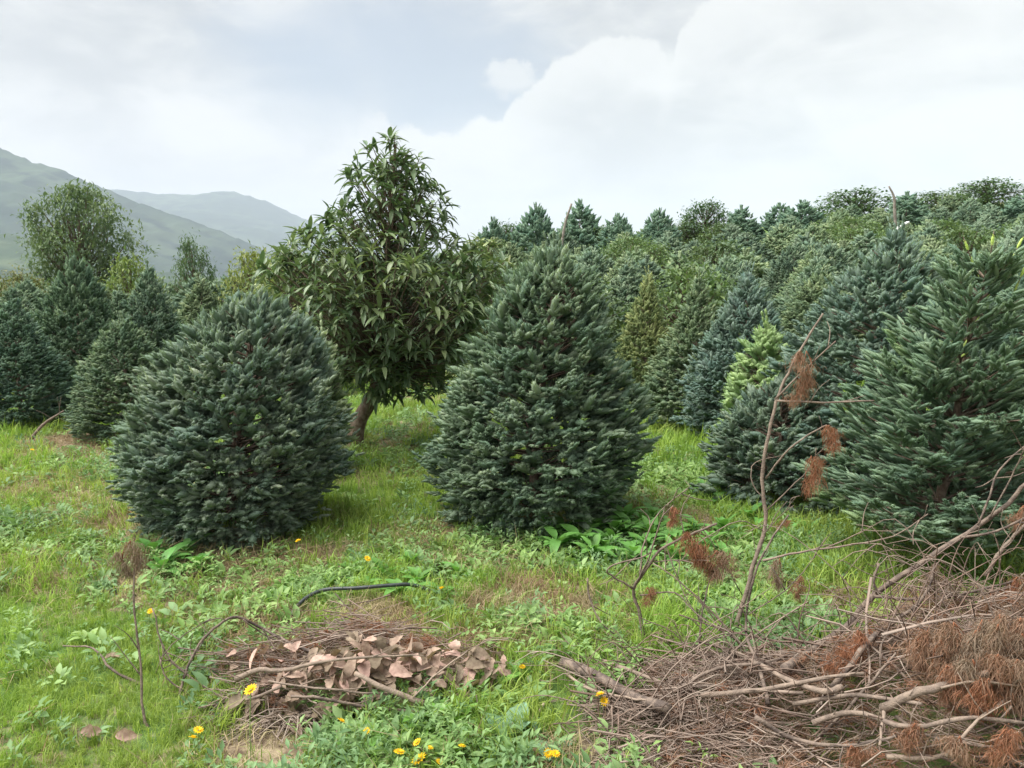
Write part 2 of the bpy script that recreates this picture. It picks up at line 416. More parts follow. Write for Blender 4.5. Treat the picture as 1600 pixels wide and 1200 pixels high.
# haze: one closed box round camera and scene
def haze_box():
    g = Geo(); x0, x1, y0, y1, z0, z1 = -7600, 7600, -300, 7700, -75, 640
    V = [(x, y, z) for z in (z0, z1) for y in (y0, y1) for x in (x0, x1)]
    T = [(0, 2, 1), (1, 2, 3), (4, 5, 6), (5, 7, 6), (0, 1, 4), (1, 5, 4), (2, 6, 3), (3, 6, 7), (0, 4, 2), (2, 4, 6), (1, 3, 5), (3, 7, 5)]
    g.add(V, T)
    m = bpy.data.materials.new('haze_air'); m.use_nodes = True; nt = m.node_tree; nt.nodes.clear()
    v = nt.nodes.new('ShaderNodeVolumePrincipled'); v.inputs['Density'].default_value = .00015; v.inputs['Color'].default_value = (.76, .84, .98, 1)
    v.inputs['Anisotropy'].default_value = .0
    o = nt.nodes.new('ShaderNodeOutputMaterial'); nt.links.new(v.outputs[0], o.inputs['Volume'])
    link('haze', g.mesh('haze', m), kind='stuff')
haze_box()

# ------------------------------------------------------------------ foliage templates
def shoot(n=36, L=.085, nl=.024, nw=.0048, seed=0, up=.35, body=.012):
    r = np.random.default_rng(seed); i = np.arange(n); t = (i + .5) / n
    phi = i * 2.39996 + r.uniform(-.3, .3, n)
    a = R(62) - t * R(40) + r.uniform(-.15, .15, n)
    rad = np.stack([0 * t, np.cos(phi), np.sin(phi)], -1)
    d = np.stack([np.cos(a), np.sin(a) * rad[:, 1], np.sin(a) * rad[:, 2] * .8 + up * np.sin(a)], -1); d = unit(d)
    p = np.stack([L * t, 0 * t, 0 * t], -1) + rad * .002
    w = unit(np.cross(d, rad + .001)) * nw / 2
    l = nl * (1 - .25 * t)[:, None] * r.uniform(.85, 1.15, (n, 1))
    V = np.stack([p - w, p + w, p + d * l], 1).reshape(-1, 3); T = np.arange(3 * n).reshape(-1, 3)
    # the packed needles read as a soft rounded body round the twig
    sd = 4; xr = np.array([.0, .35, .78]) * L; rb = np.array([.45, 1.0, .85]) * body
    th = np.arange(sd) * 2 * np.pi / sd
    Vb = np.stack([np.repeat(xr, sd), np.tile(np.cos(th), 3) * np.repeat(rb, sd), np.tile(np.sin(th), 3) * np.repeat(rb, sd) * .85 + np.repeat(rb, sd) * .25], -1)
    Vb = np.vstack([Vb * 1.0, [[L * 1.08, 0, body * .3]]]); Tb = []
    for k in range(2):
        for j in range(sd):
            p_, q_ = k * sd + j, k * sd + (j + 1) % sd; Tb += [(p_, q_, q_ + sd), (p_, q_ + sd, p_ + sd)]
    for j in range(sd): Tb.append((2 * sd + j, 2 * sd + (j + 1) % sd, 3 * sd))
    return np.vstack([V, Vb]), np.vstack([T, np.array(Tb) + 3 * n])

def fir_geo(H, prof, seed, fans=900, spf=4, sh=None, lean=(0, 0), inner=.45, sl=1.0, bump=.08, tintb=.1, tops=3, up_bias=0.0):
    """crown of a sheared fir. prof: list of (height fraction, radius in m)"""
    r = np.random.default_rng(seed)
    g = Geo(); zf = np.array([p[0] for p in prof]); rf = np.array([p[1] for p in prof])
    w = rf + .05; cdf = np.cumsum(np.interp(np.linspace(0, 1, 200), zf, w)); cdf /= cdf[-1]
    z = np.interp(r.random(fans), cdf, np.linspace(0, 1, 200)); phi = r.uniform(0, 2 * np.pi, fans)
    ch, cw = .15, .24                                    # boughs: cells of foliage that stand out by different amounts
    iz = np.floor(z * H / ch); zc = (iz + .5) * ch / H; ring = np.maximum(np.interp(zc, zf, rf), .05)
    ncol = np.maximum(np.round(2 * np.pi * ring / cw), 3); ph = phi + iz * 1.3; ic = np.floor(ph / (2 * np.pi) * ncol); pc = (ic + .5) / ncol * 2 * np.pi - iz * 1.3
    phi = pc + (phi - pc) * .80; z = np.clip(zc + (z - zc) * .80, .01, 1)
    ic = np.mod(ic, ncol); hsh = np.abs(np.sin(iz * 12.9898 + ic * 78.233 + seed * 3.1) * 43758.5453) % 1; hs2 = np.abs(np.sin(iz * 39.34 + ic * 11.1 + seed) * 24634.63) % 1
    Rz = np.interp(z, zf, rf) * (1 - .08 + .19 * hsh)
    lump = 1 + bump * (np.sin(phi * 3 + z * 9 + seed) + np.sin(phi * 7 - z * 17 + 2 * seed) * .7 + np.sin(phi * 13 + z * 31) * .5) + r.normal(0, .025, fans)
    ins = r.random(fans) < inner
    dep = np.where(ins, r.uniform(.08, .38, fans), r.uniform(0, .10, fans))
    rr = Rz * lump * (1 - dep)
    # cone slope gives outward normal tilt
    dz = .03; sl_ = (np.interp(z - dz, zf, rf) - np.interp(z + dz, zf, rf)) / (2 * dz * H)
    c, s = np.cos(phi), np.sin(phi)
    pos = np.stack([rr * c, rr * s, z * H], -1)
    pos[:, 0] += lean[0] * z ** 1.5; pos[:, 1] += lean[1] * z ** 1.5
    elv = np.clip(.12 + .75 * z ** 1.3 + .15 * np.clip(sl_, -1, 2) + up_bias, -.5, 1.25) + r.normal(0, .18, fans)
    az = phi + r.normal(0, .35, fans)
    d = np.stack([np.cos(az) * np.cos(elv), np.sin(az) * np.cos(elv), np.sin(elv)], -1)
    Fm = frames(d)
    tint = np.clip(r.normal(tintb, .13, fans) + (hs2 - .5) * .22, 0, 1)
    stray = (r.random(fans) < .02) & ~ins; pos[stray] += d[stray] * .06; tint = np.where(stray, tint + .25, tint)
    tv, tt = sh
    offs = [(0, 1.0), (.62, .8), (-.62, .8), (1.1, .6), (-1.1, .6), (.3, .95), (-.3, .9)][:spf]
    for k, (a, l) in enumerate(offs):
        aa = a + r.normal(0, .15, fans); el2 = r.normal(.05, .18, fans)
        dl = np.stack([np.cos(aa) * np.cos(el2), np.sin(aa) * np.cos(el2), np.sin(el2)], -1)
        dw = np.einsum('kij,kj->ki', Fm, dl)
        back = (.03 if abs(a) > .1 else 0) * sl
        sc = l * sl * r.uniform(.8, 1.25, fans) * np.where(ins, 2.1, 1.0)
        g.inst(tv, tt, frames(dw, (0, 0, 1)), pos - d * (back + .045 * sl) + dw * .0, sc, np.clip(tint + r.normal(0, .06, fans), 0, 1))
    # leader shoots
    top = np.array([lean[0], lean[1], H])
    for k in range(tops):
        dd = unit(np.array([[r.normal(0, .25), r.normal(0, .25), 1.0]])); m_ = 4
        ps = top + np.array([r.normal(0, .03), r.normal(0, .03), -.08]) + dd * (np.arange(m_)[:, None] * .055 * sl)
        g.inst(tv, tt, frames(np.repeat(dd, m_, 0)), ps, 1.0 * sl, np.full(m_, tintb + .15))
    return g
def fir_wood(H, prof, seed, lean=(0, 0), nb=120, r0=.035):
    r = np.random.default_rng(seed); g = Geo()
    zf = np.array([p[0] for p in prof]); rf = np.array([p[1] for p in prof])
    t = np.linspace(0, 1, 9); tube(g, np.stack([lean[0] * t ** 1.5, lean[1] * t ** 1.5, t * H * .97 - .02], -1), r0 * (1 - t) + .004, 8)
    limbs = Geo()
    for i in range(nb):
        z = r.uniform(.06, .92); a = r.uniform(0, 2 * np.pi); Rz = np.interp(z, zf, rf) * .8; e = .1 + .6 * z
        s = np.linspace(0, 1, 4)[:, None]
        b = np.array([lean[0] * z ** 1.5, lean[1] * z ** 1.5, z * H - Rz * e * .7])
        p = b + s * np.array([math.cos(a), math.sin(a), e * .7]) * Rz + s * s * np.array([0, 0, .04])
        tube(limbs, p, np.linspace(.009, .003, 4), 3, 0, 0, cap=False)
    return g, limbs

S_hi = shoot(17, .045, .020, .0062, 1, up=.35, body=.0108)
S_mid = shoot(9, .052, .025, .0095, 2, up=.35, body=.0135)
S_lo = shoot(5, .10, .055, .032, 3, up=.5, body=.030)

def add_tree(name, loc, crown_me, trunk_me, label, cat='fir tree', group=None, rz=0, scl=1, color=(1, 1, 1), limb_me=None):
    e = empty(name, loc, label, cat, group, rz, scl)
    c = link('crown', crown_me, e); c.color = (*color, 1)
    t = link('trunk', trunk_me, e)
    if limb_me is not None: link('limbs', limb_me, t)
    return e

# --- the unsplit profile of each near fir, in (fraction of height, radius)
def near_fir(u, vbase, vtop, widths, seed, label, fans, color=(1, 1, 1), lean_px=0, tintb=.1, sh=S_hi, spf=4, sl=1.0, bump=.07, inner=.42, tops=3):
    b = ground(u, vbase); Y = b[1]; H = P(u, vtop, Y)[2] - b[2]; k = Y / F
    prof = []
    for (v, wpx) in widths: prof.append(((P(u, v, Y)[2] - b[2]) / H, wpx * k / 2))
    prof = sorted(prof); prof = [(0.0, prof[0][1] * .8)] + prof if prof[0][0] > 0 else prof
    prof.append((1.0, .03))
    lean = (lean_px * k, 0)
    cg = fir_geo(H, prof, seed, fans, spf, sh, lean, inner, sl, bump, tintb, tops)
    wg, lg = fir_wood(H, prof, seed + 1, lean)
    return add_tree('fir_tree', b, cg.mesh('fir_crown', M_fir, True), wg.mesh('fir_trunk', M_bark, True), label, color=color, limb_me=lg.mesh('fir_limbs', M_bark))

near_fir(362, 822, 462, [(846, 185), (835, 240), (800, 300), (760, 330), (700, 338), (640, 325), (590, 285), (540, 235), (500, 165), (475, 95)], 11,
         'broad rounded blue-green fir standing in the left foreground', 2900, lean_px=55, color=(1.05, 1.05, 1.1), tops=1)
near_fir(832, 812, 392, [(832, 180), (815, 250), (780, 310), (740, 345), (700, 350), (660, 335), (600, 285), (540, 230), (500, 205), (460, 175), (430, 135), (405, 75)], 23,
         'tall teardrop-shaped dark fir in the middle, behind the wide-leaved weeds', 3200, lean_px=36, color=(.95, 1.0, .95), tops=4)
near_fir(1362, 775, 362, [(798, 300), (750, 370), (660, 375), (600, 350), (540, 290), (490, 225), (440, 160), (400, 90)], 37,
         'tall blue-grey fir with an open pointed top behind the dead sapling', 2500, color=(.95, 1.02, 1.12), lean_px=15, tops=5, bump=.12)
near_fir(1215, 785, 590, [(800, 190), (770, 220), (710, 230), (660, 200), (625, 130)], 41, 'low bushy fir with drooping dull skirt beside the tall dead sapling', 1000, color=(.95, .97, 1.0), tops=0, bump=.1)
near_fir(1190, 715, 505, [(730, 120), (660, 145), (600, 125), (560, 80)], 43, 'small fresh yellow-green fir between darker firs on the right', 600, color=(1.15, 1.3, .85), tintb=.35, tops=2, sh=S_mid)
near_fir(498, 740, 515, [(750, 80), (700, 100), (640, 100), (580, 85), (545, 50)], 47, 'narrow yellowish fir peeping out behind the broad rounded fir', 600, color=(1.15, 1.15, .95), tintb=.25, sh=S_mid)

# --- shared mid-distance firs
def template(H, prof, seed, fans, sh, spf, sl, tintb=.12, nb=60, bump=.08, inner=.35, tops=3):
    cg = fir_geo(H, prof, seed, fans, spf, sh, (0, 0), inner, sl, bump, tintb, tops)
    wg, lg = fir_wood(H, prof, seed, (0, 0), nb)
    return cg.mesh('fir_crown', M_fir, True), wg.mesh('fir_trunk', M_bark, True), lg.mesh('fir_limbs', M_bark), H, max(p[1] for p in prof)
MID = [template(1.8, [(0, .5), (.12, .72), (.3, .78), (.55, .6), (.8, .3), (1, .03)], 61, 2100, S_mid, 4, 1.0),
       template(1.8, [(0, .5), (.1, .68), (.25, .72), (.5, .52), (.75, .27), (.9, .12), (1, .02)], 67, 1900, S_mid, 4, 1.0, bump=.12),
       template(1.8, [(0, .6), (.15, .82), (.4, .78), (.65, .58), (.85, .34), (1, .04)], 71, 2200, S_mid, 4, 1.05, bump=.06)]
def mid_fir(u, vb, vt, wpx, kind, label, color=(1, 1, 1), group=None, rz=None, Y=None):
    if Y is None: b = ground(u, vb); Y = b[1]
    else:
        p = P(u, 430, Y); b = onground(p[0], Y)
    H = P(u, vt, Y)[2] - b[2]
    cm, tm, lm, h0, r0 = MID[kind]
    sx = wpx * Y / F / 2 / r0; sz = H / h0
    return add_tree('fir_tree', b, cm, tm, label, group=group, rz=random.uniform(0, 6.28) if rz is None else rz, scl=(sx, sx, sz), color=color, limb_me=lm)
mid_fir(1160, 692, 428, 200, 0, 'dense blue-grey fir behind the fresh yellow-green one', (.92, 1.0, 1.15))
mid_fir(1085, 668, 436, 165, 1, 'dark green rounded fir at the right end of the grassy lane', (1.0, 1.02, .85))
mid_fir(1008, 640, 430, 120, 1, 'thin olive fir with yellowing needles just right of the teardrop-shaped fir', (1.25, 1.15, .72))
mid_fir(35, 665, 468, 165, 0, 'dark dense fir at the left edge with its foot in the grass', (.72, .85, .85))
mid_fir(132, 640, 402, 150, 2, 'tall dark fir rising between the two lower firs at the left', (.80, .90, .82))
mid_fir(203, 682, 500, 172, 2, 'squat fir right behind the twigs leaning at the left edge of the meadow', (.90, .95, .85))
mid_fir(243, 620, 420, 130, 0, 'grey-green fir whose pointed top shows above the squat one', (.9, .98, .98))
mid_fir(1500, 640, 425, 150, 0, 'dark rounded fir behind the open spruce on the right', (.8, .92, .95))
mid_fir(1590, 640, 392, 120, 1, 'fir cut by the right edge above the open spruce', (.85, .98, 1.0))

# ------------------------------------------------------------------ open spruce on the right
S_spr = shoot(26, .080, .023, .0070, 5, up=.2, body=.011)
def spruce():
    b = ground(1462, 888); Y = b[1]
    tr = np.array([P(1462, 894, Y), P(1464, 815, Y), P(1480, 720, Y - .02), P(1496, 640, Y), P(1506, 560, Y), P(1528, 480, Y), P(1545, 415, Y)]) - b
    e = empty('spruce_tree', b, 'open young spruce with visible pale trunk at the right, behind the brush pile', 'spruce tree')
    t = crv(tr, 6); g = Geo(); tube(g, t, np.linspace(.032, .006, len(t)), 8, .4)
    link('trunk', g.mesh('spruce_trunk', M_bark, True), e)
    r = np.random.default_rng(5)
    H = t[-1][2]
    def at(z):
        i = np.searchsorted(t[:, 2], z); i = min(max(i, 1), len(t) - 1); return t[i]
    n = 0
    for z in np.concatenate([np.arange(.12, 1.0, .085), np.arange(1.0, H * .97, .11)]):
        m_ = 9 if z < 1.0 else 6
        a0 = r.uniform(0, 6)
        for j in range(m_):
            a = a0 + j * 2 * np.pi / m_ + r.normal(0, .2)
            f = z / H
            Lb = (.62 * (1 - f) ** .7 + .15) * r.uniform(.75, 1.1)
            el = .22 + .5 * f + r.normal(0, .16)
            c0 = at(z * 1.0)
            s = np.linspace(0, 1, 6)[:, None]
            dirh = np.array([math.cos(a), math.sin(a), 0])
            pts = c0 + dirh * Lb * s * math.cos(el) + np.array([0, 0, 1]) * (Lb * s * math.sin(el) * .7 + .12 * Lb * s ** 2)
            bg = Geo(); tube(bg, pts, np.linspace(.009, .003, 6), 4, .2, 1, cap=False)
            # shoots along and beside the bough
            nsh = max(9, int(Lb / .0125)); q = r.uniform(.22, 1, nsh); q[0] = .98; q[1] = .75
            base = np.stack([np.interp(q, s[:, 0], pts[:, k]) for k in range(3)], -1)
            side = np.where(np.arange(nsh) % 2 == 0, 1, -1) * r.uniform(.3, 1.0, nsh); side[:2] = 0
            dirb = unit(pts[-1] - pts[-3]); perp = unit(np.cross([0, 0, 1.0], dirb))
            dd = dirb * np.cos(side)[:, None] + perp * np.sin(side)[:, None] + np.array([0, 0, 1]) * r.normal(.12, .12, nsh)[:, None]
            tv, tt = S_spr
            off = r.uniform(0, .45, nsh) * Lb * (1.05 - q) * np.sign(side)
            base = base + perp * off[:, None] + dirb * (np.abs(off) * .8)[:, None] + np.array([0, 0, 1]) * r.normal(.0, .02, nsh)[:, None]
            for qq_, of in zip(base[::3], off[::3]):
                if abs(of) > .03: tube(bg, [qq_ - perp * of * .9 - dirb * abs(of) * .7, qq_], [.0035, .002], 3, .3, 1, cap=False)
            bg.inst(tv, tt, frames(dd), base - unit(dd) * .03, r.uniform(.75, 1.25, nsh), np.clip(r.normal(.12, .12, nsh), 0, 1))
            o = link('bough', bg.mesh('bough', [M_fir, M_bark], True), e)
            o.color = (1.0, 1.1, 1.02, 1) if r.random() > .06 else (1.15, 1.25, .9, 1)
            n += 1
    # fresh leader shoots
    for (u, v, du, dv) in [(1545, 420, 8, -60), (1530, 440, -25, -70), (1562, 440, 40, -75), (1575, 480, 30, -70), (1510, 500, -18, -70), (1505, 545, 28, -55), (1498, 555, -22, -50), (1500, 560, 25, -20), (1540, 470, 30, -45), (1560, 450, 10, -30), (1528, 480, -30, -30)]:
        g = Geo(); p0 = P(u, v, Y) - b; p1 = P(u + du, v + dv, Y - .05) - b; d = unit((p1 - p0)[None]); L_ = np.linalg.norm(p1 - p0)
        k = max(2, int(L_ / .07)); tv, tt = S_spr
        g.inst(tv, tt, frames(np.repeat(d, k, 0)), p0 + d * np.linspace(0, L_ - .08, k)[:, None], .7, np.full(k, .55))
        tube(g, [p0, (p0 + p1) / 2, p1], [.006, .004, .002], 4, .3, 1)
        o = link('shoot', g.mesh('fresh_shoot', [M_fir, M_bark]), e, label='pale yellow-green fresh shoot'); o.color = (2.0, 2.1, .9, 1)
spruce()

# ------------------------------------------------------------------ leaves
def leaf_tpl(L=.18, W=.055, fold=.18, droop=.35, n=5, lobes=0, seed=0):
    """an elliptical leaf along +X from its base, folded along the midrib and drooping"""
    r = np.random.default_rng(seed); x = np.linspace(0, 1, n + 1)
    w = W / 2 * np.sin(np.pi * np.clip(x, .0, 1) ** .85) ** .8
    if lobes: w = w * (1 + .14 * np.sin(x * lobes * 2 * np.pi))
    w[0] = W * .04; w[-1] = .0005
    z = -droop * L * x ** 2; X = L * (x - .12 * droop * x ** 3)
    c = np.stack([X, 0 * x, z], -1); l = np.stack([X, w, z + np.abs(w) * fold * 2 + r.normal(0, .02 * W, n + 1)], -1); q = np.stack([X, -w, z + np.abs(w) * fold * 2 + r.normal(0, .02 * W, n + 1)], -1)
    V = np.vstack([c, l, q]); T = []
    m_ = n + 1
    for i in range(n):
        T += [(i, i + 1, m_ + i + 1), (i, m_ + i + 1, m_ + i), (i, 2 * m_ + i + 1, i + 1), (i, 2 * m_ + i, 2 * m_ + i + 1)]
    return V, np.array(T)
A_leaf = [leaf_tpl(.19, .055, .22, .35, 5, 0, 1), leaf_tpl(.17, .05, .15, .65, 5, 0, 2), leaf_tpl(.20, .052, .3, .1, 5, 0, 3)]
A_me = []
for tv, tt in A_leaf:
    g = Geo(); g.add(tv, tt, .15); A_me.append(g.mesh('avocado_leaf', M_avo, True))

def mat_to_euler(Mx):
    from mathutils import Matrix
    return Matrix([[float(c) for c in row] for row in Mx]).to_euler()

def rosettes(centres, dirs, r, per=10, lmin=.7, lmax=1.1):
    """positions, rotations, scales, variants of leaves radiating from shoot ends"""
    pos, rot, scl, kind = [], [], [], []
    for c, d in zip(centres, dirs):
        Fm = frames(unit(d[None]))[0]; n = per + r.integers(-2, 3)
        for j in range(n):
            phi = j * 2.4 + r.uniform(-.3, .3); open_ = r.uniform(.45, 1.45)
            dl = np.array([math.cos(open_), math.sin(open_) * math.cos(phi), math.sin(open_) * math.sin(phi)])
            dw = Fm @ dl
            dw[2] -= .10
            pos.append(c - Fm[:, 0] * r.uniform(0, .10) + r.normal(0, .012, 3)); rot.append(frames(dw[None])[0]); scl.append(r.uniform(lmin, lmax)); kind.append(r.integers(0, 3))
    return np.array(pos), np.array(rot), np.array(scl), np.array(kind)

def avocado(b, H, prof, trunk_pts, seed, label, nros, nparts, color=(1, 1, 1), lean=0.0, zmin=.28, sparse_top=True, lscale=1.0, group=None, inner=.45):
    r = np.random.default_rng(seed); e = empty('avocado_tree', b, label, 'avocado tree', group)
    tg = Geo(); tp = crv(trunk_pts, 6); tube(tg, tp, np.linspace(.085, .012, len(tp)), 9, .5)
    trunk = link('trunk', tg.mesh('avocado_trunk', M_bark, True), e)
    zf = np.array([p[0] for p in prof]); lf = np.array([p[1] for p in prof]); rt = np.array([p[2] for p in prof])
    zz = np.linspace(zf[0], zf[-1], 100); w = np.interp(zz, zf, rt - lf) + .1; w = w * np.where(zz > .66, .78, 1.0); cdf = np.cumsum(w) / w.sum()
    z = np.interp(r.random(nros), cdf, zz); phi = r.uniform(0, 2 * np.pi, nros)
    cx = (np.interp(z, zf, lf) + np.interp(z, zf, rt)) / 2; rad = (np.interp(z, zf, rt) - np.interp(z, zf, lf)) / 2
    dep = np.where(r.random(nros) < inner, r.uniform(.2, .8, nros), r.uniform(0, .16, nros))
    lump = 1 + .12 * np.sin(phi * 4 + z * 12)
    pos = np.stack([cx + rad * (1 - dep) * lump * np.cos(phi), rad * (1 - dep) * lump * np.sin(phi) * .9, z * H], -1)
    d = np.stack([np.cos(phi) * .7, np.sin(phi) * .7, .35 + .9 * z], -1) + r.normal(0, .2, (nros, 3))
    # limbs from the stem to every rosette, joined as one branching piece
    lg = Geo()
    for c, dd in zip(pos, d):
        zc = max(zmin * H, c[2] - .25 - .5 * np.hypot(c[0] - np.interp(c[2], tp[:, 2], tp[:, 0]), c[1]))
        a = np.array([np.interp(zc, tp[:, 2], tp[:, k]) for k in range(3)])
        p = crv([a, a * .45 + c * .55 + [0, 0, -.03], c], 3); tube(lg, p, np.linspace(.007, .003, len(p)), 4, .2, cap=False)
    link('limbs', lg.mesh('avocado_limbs', M_bark, True), trunk)
    lp, lr, ls, lk = rosettes(pos, d, r, 11, .38, .85)
    ls = ls * lscale
    order = np.argsort(lp[:, 1] - .25 * lp[:, 2])           # nearest to the viewer first
    part = set(order[:nparts].tolist())
    for i in order[:nparts]:
        o = link('leaf', A_me[lk[i]], e, lp[i]); o.rotation_euler = mat_to_euler(lr[i]); o.scale = (float(ls[i]),) * 3
        t = r.uniform(.75, 1.35); yel = r.uniform(0, .4); o.color = (color[0] * t * (1 + yel), color[1] * t * (1 + yel * .4), color[2] * t, 1)
    rest = np.array([i for i in range(len(lp)) if i not in part])
    fg = Geo()
    for k in range(3):
        m_ = rest[lk[rest] == k]
        fg.inst(*A_leaf[k], lr[m_], lp[m_], ls[m_], np.clip(r.normal(.18, .2, len(m_)), 0, 1))
    o = link('foliage', fg.mesh('avocado_foliage', M_avo), e, kind='stuff'); o.color = (*color, 1)
    return e
b = ground(553, 703); Y = b[1]; K = Y / F
def px2(u, v): p = P(u, v, Y) - b; return p
Hav = P(620, 212, Y)[2] - b[2]
pv = lambda v: (P(600, v, Y)[2] - b[2]) / Hav
px_ = lambda u: (u - 553) * K
avocado(b, Hav, [(pv(612), px_(560), px_(680)), (pv(580), px_(515), px_(720)), (pv(530), px_(455), px_(760)), (pv(460), px_(420), px_(795)), (pv(410), px_(430), px_(790)),
                 (pv(365), px_(470), px_(725)), (pv(320), px_(530), px_(715)), (pv(270), px_(550), px_(690)), (pv(235), px_(575), px_(665)), (1.0, px_(605), px_(640))],
        [px2(553, 706), px2(560, 660), px2(585, 610) + [0, .05, 0], px2(600, 520), px2(605, 420), px2(612, 320), px2(618, 225)], 3,
        'tall broad-leaved avocado tree with brown leaning trunk between the two big firs', 760, 300, color=(1.15, 1.2, 1.2))
for (u, vt, wl, wr, Yd, nr, lab, colr) in [(455, 392, -75, 70, 10.5, 260, 'olive avocado tree behind and left of the tall one', (1.9, 1.7, 1.35)),
                                      (755, 372, -65, 70, 10.0, 260, 'lower avocado tree behind and right of the tall one', (1.7, 1.55, 1.35))]:
    p0 = P(u, 430, Yd); b2 = onground(p0[0], Yd); Hh = P(u, vt, Yd)[2] - b2[2]; k = Yd / F
    avocado(b2, Hh, [(.18, wl * k * .8, wr * k * .8), (.5, wl * k, wr * k), (.8, wl * k * .75, wr * k * .75), (1, -.15, .15)],
            [np.array([0, 0, -.03]), np.array([.03, 0, Hh * .3]), np.array([0, .02, Hh * .6]), np.array([0, 0, Hh * .95])], int(u), lab, nr, 0, colr, zmin=.15)

# ------------------------------------------------------------------ small-leaved broadleaf trees
def broad_template(H, Rr, seed, nclump, leafsize, per, bottom=.25, gaps=.0, stems=5):
    r = np.random.default_rng(seed); fg = Geo(); wg = Geo()
    n = nclump; z = r.uniform(0, 1, n); phi = r.uniform(0, 2 * np.pi, n)
    rad = Rr * np.sqrt(np.clip(1 - ((z - .42) / .6) ** 2, .04, 1)) * (1 + .22 * np.sin(phi * 3 + z * 7 + seed) + .15 * np.sin(phi * 6 - z * 13))
    q = np.where(r.random(n) < .65, r.uniform(.8, 1.05, n), r.uniform(.3, .8, n))
    c = np.stack([rad * q * np.cos(phi), rad * q * np.sin(phi), H * (bottom + (1 - bottom) * z * (1 - .12 * (rad * q / Rr)))], -1)
    tips = crv([[0, 0, -.05], [.02 * H, 0, H * .2], [0, .02 * H, H * .5], [0, 0, H * .85]], 4); tube(wg, tips, np.linspace(.03 * H, .006 * H, len(tips)), 7, .1)
    for i in range(0, n, max(1, n // 70)):
        a = np.array([0, 0, H * (.12 + .5 * z[i])]); p = crv([a, a * .4 + c[i] * .6 + [0, 0, -.03 * H], c[i]], 3); tube(wg, p, np.linspace(.011 * H, .003 * H, len(p)), 4, .1, cap=False)
    tv, tt = leaf_tpl(leafsize, leafsize * .5, .2, .3, 2, 0, 4)
    m_ = n * per; cc = np.repeat(c, per, 0) + r.normal(0, leafsize * 1.0, (m_, 3)) * [1, 1, .7]
    d = unit(r.normal(0, 1, (m_, 3)) + [0, 0, .3]); fg.inst(tv, tt, frames(d), cc, r.uniform(.6, 1.2, m_), np.clip(np.repeat(r.normal(.2, .18, n), per) + r.normal(0, .1, m_), 0, 1))
    return fg.mesh('broadleaf_crown', M_broad), wg.mesh('broadleaf_trunk', M_bark, True), H, Rr
BIG = broad_template(4.2, 1.75, 5, 620, .17, 14, bottom=.36)
BR = [broad_template(2.2, .95, 8, 330, .13, 12, bottom=.08), broad_template(2.4, 1.0, 9, 330, .14, 11, bottom=.06)]
def broad(tpl, u, vt, wpx, Yd, label, color, group=None, cat='broadleaf tree', name='broadleaf_tree'):
    p = P(u, 430, Yd); bb = onground(p[0], Yd); Hh = P(u, vt, Yd)[2] - bb[2]; sx = wpx * Yd / F / 2 / tpl[3]
    return add_tree(name, bb, tpl[0], tpl[1], label, cat, group, random.uniform(0, 6), (sx, sx, Hh / tpl[2]), color)
broad(BIG, 130, 292, 142, 27, 'round open-crowned oak-like tree standing before the mountain at the left', (1.15, 1.15, 1.15))
broad(BR[0], 303, 372, 60, 22, 'small round dark tree on the skyline right of the oak-like tree', (.9, 1.0, 1.0))
broad(BR[1], 400, 392, 110, 17, 'yellow-green leafy tree on the skyline left of the tall avocado', (1.7, 1.45, .9))
broad(BR[1], 205, 402, 90, 16, 'light green leafy tree showing just below the oak-like crown', (1.45, 1.4, .9))
broad(BR[0], 28, 425, 90, 17, 'reddish-tipped leafy tree at the left edge below the mountain', (1.25, .95, .8))
broad(BR[0], 1535, 282, 110, 42, 'highest leafy tree on the skyline near the right edge', (.85, 1.0, .85))
broad(BR[0], 1330, 297, 120, 40, 'wide leafy tree on the skyline above the tall blue-grey fir', (.8, .95, .85))
broad(BR[1], 1100, 316, 85, 38, 'broad leafy tree on the skyline above the grassy lane', (.7, .85, .8))
broad(BR[0], 1460, 300, 100, 40, 'bushy leafy tree on the skyline left of the highest one', (.9, 1.0, .85))
broad(BR[1], 790, 350, 0.1 + 70, 36, 'small leafy tree on the skyline just right of the tall avocado', (.75, .9, .85))

# skyline firs, each told by its place
FAR = [template(2.1, [(0, .7), (.15, .95), (.4, .92), (.65, .72), (.85, .42), (1, .08)], 81, 750, S_lo, 4, 1.0, nb=12, bump=.2, tops=6),
       template(2.1, [(0, .6), (.12, .85), (.4, .78), (.7, .5), (.9, .24), (1, .04)], 83, 700, S_lo, 4, 1.0, nb=12, bump=.22, tops=6),
       template(2.1, [(0, .7), (.2, 1.0), (.5, .88), (.75, .62), (.92, .34), (1, .05)], 87, 800, S_lo, 4, 1.0, nb=12, bump=.22, tops=6)]
def far_fir(x, y, H, W, kind, label, color, group=None):
    cm, tm, lm, h0, r0 = FAR[kind]; bb = onground(x, y)
    e = empty('fir_tree', bb, label, 'fir tree', group, random.uniform(0, 6.28), (W / 2 / r0, W / 2 / r0, H / h0))
    c = link('crown', cm, e); c.color = (*color, 1)
    link('trunk', tm, e)
    return e
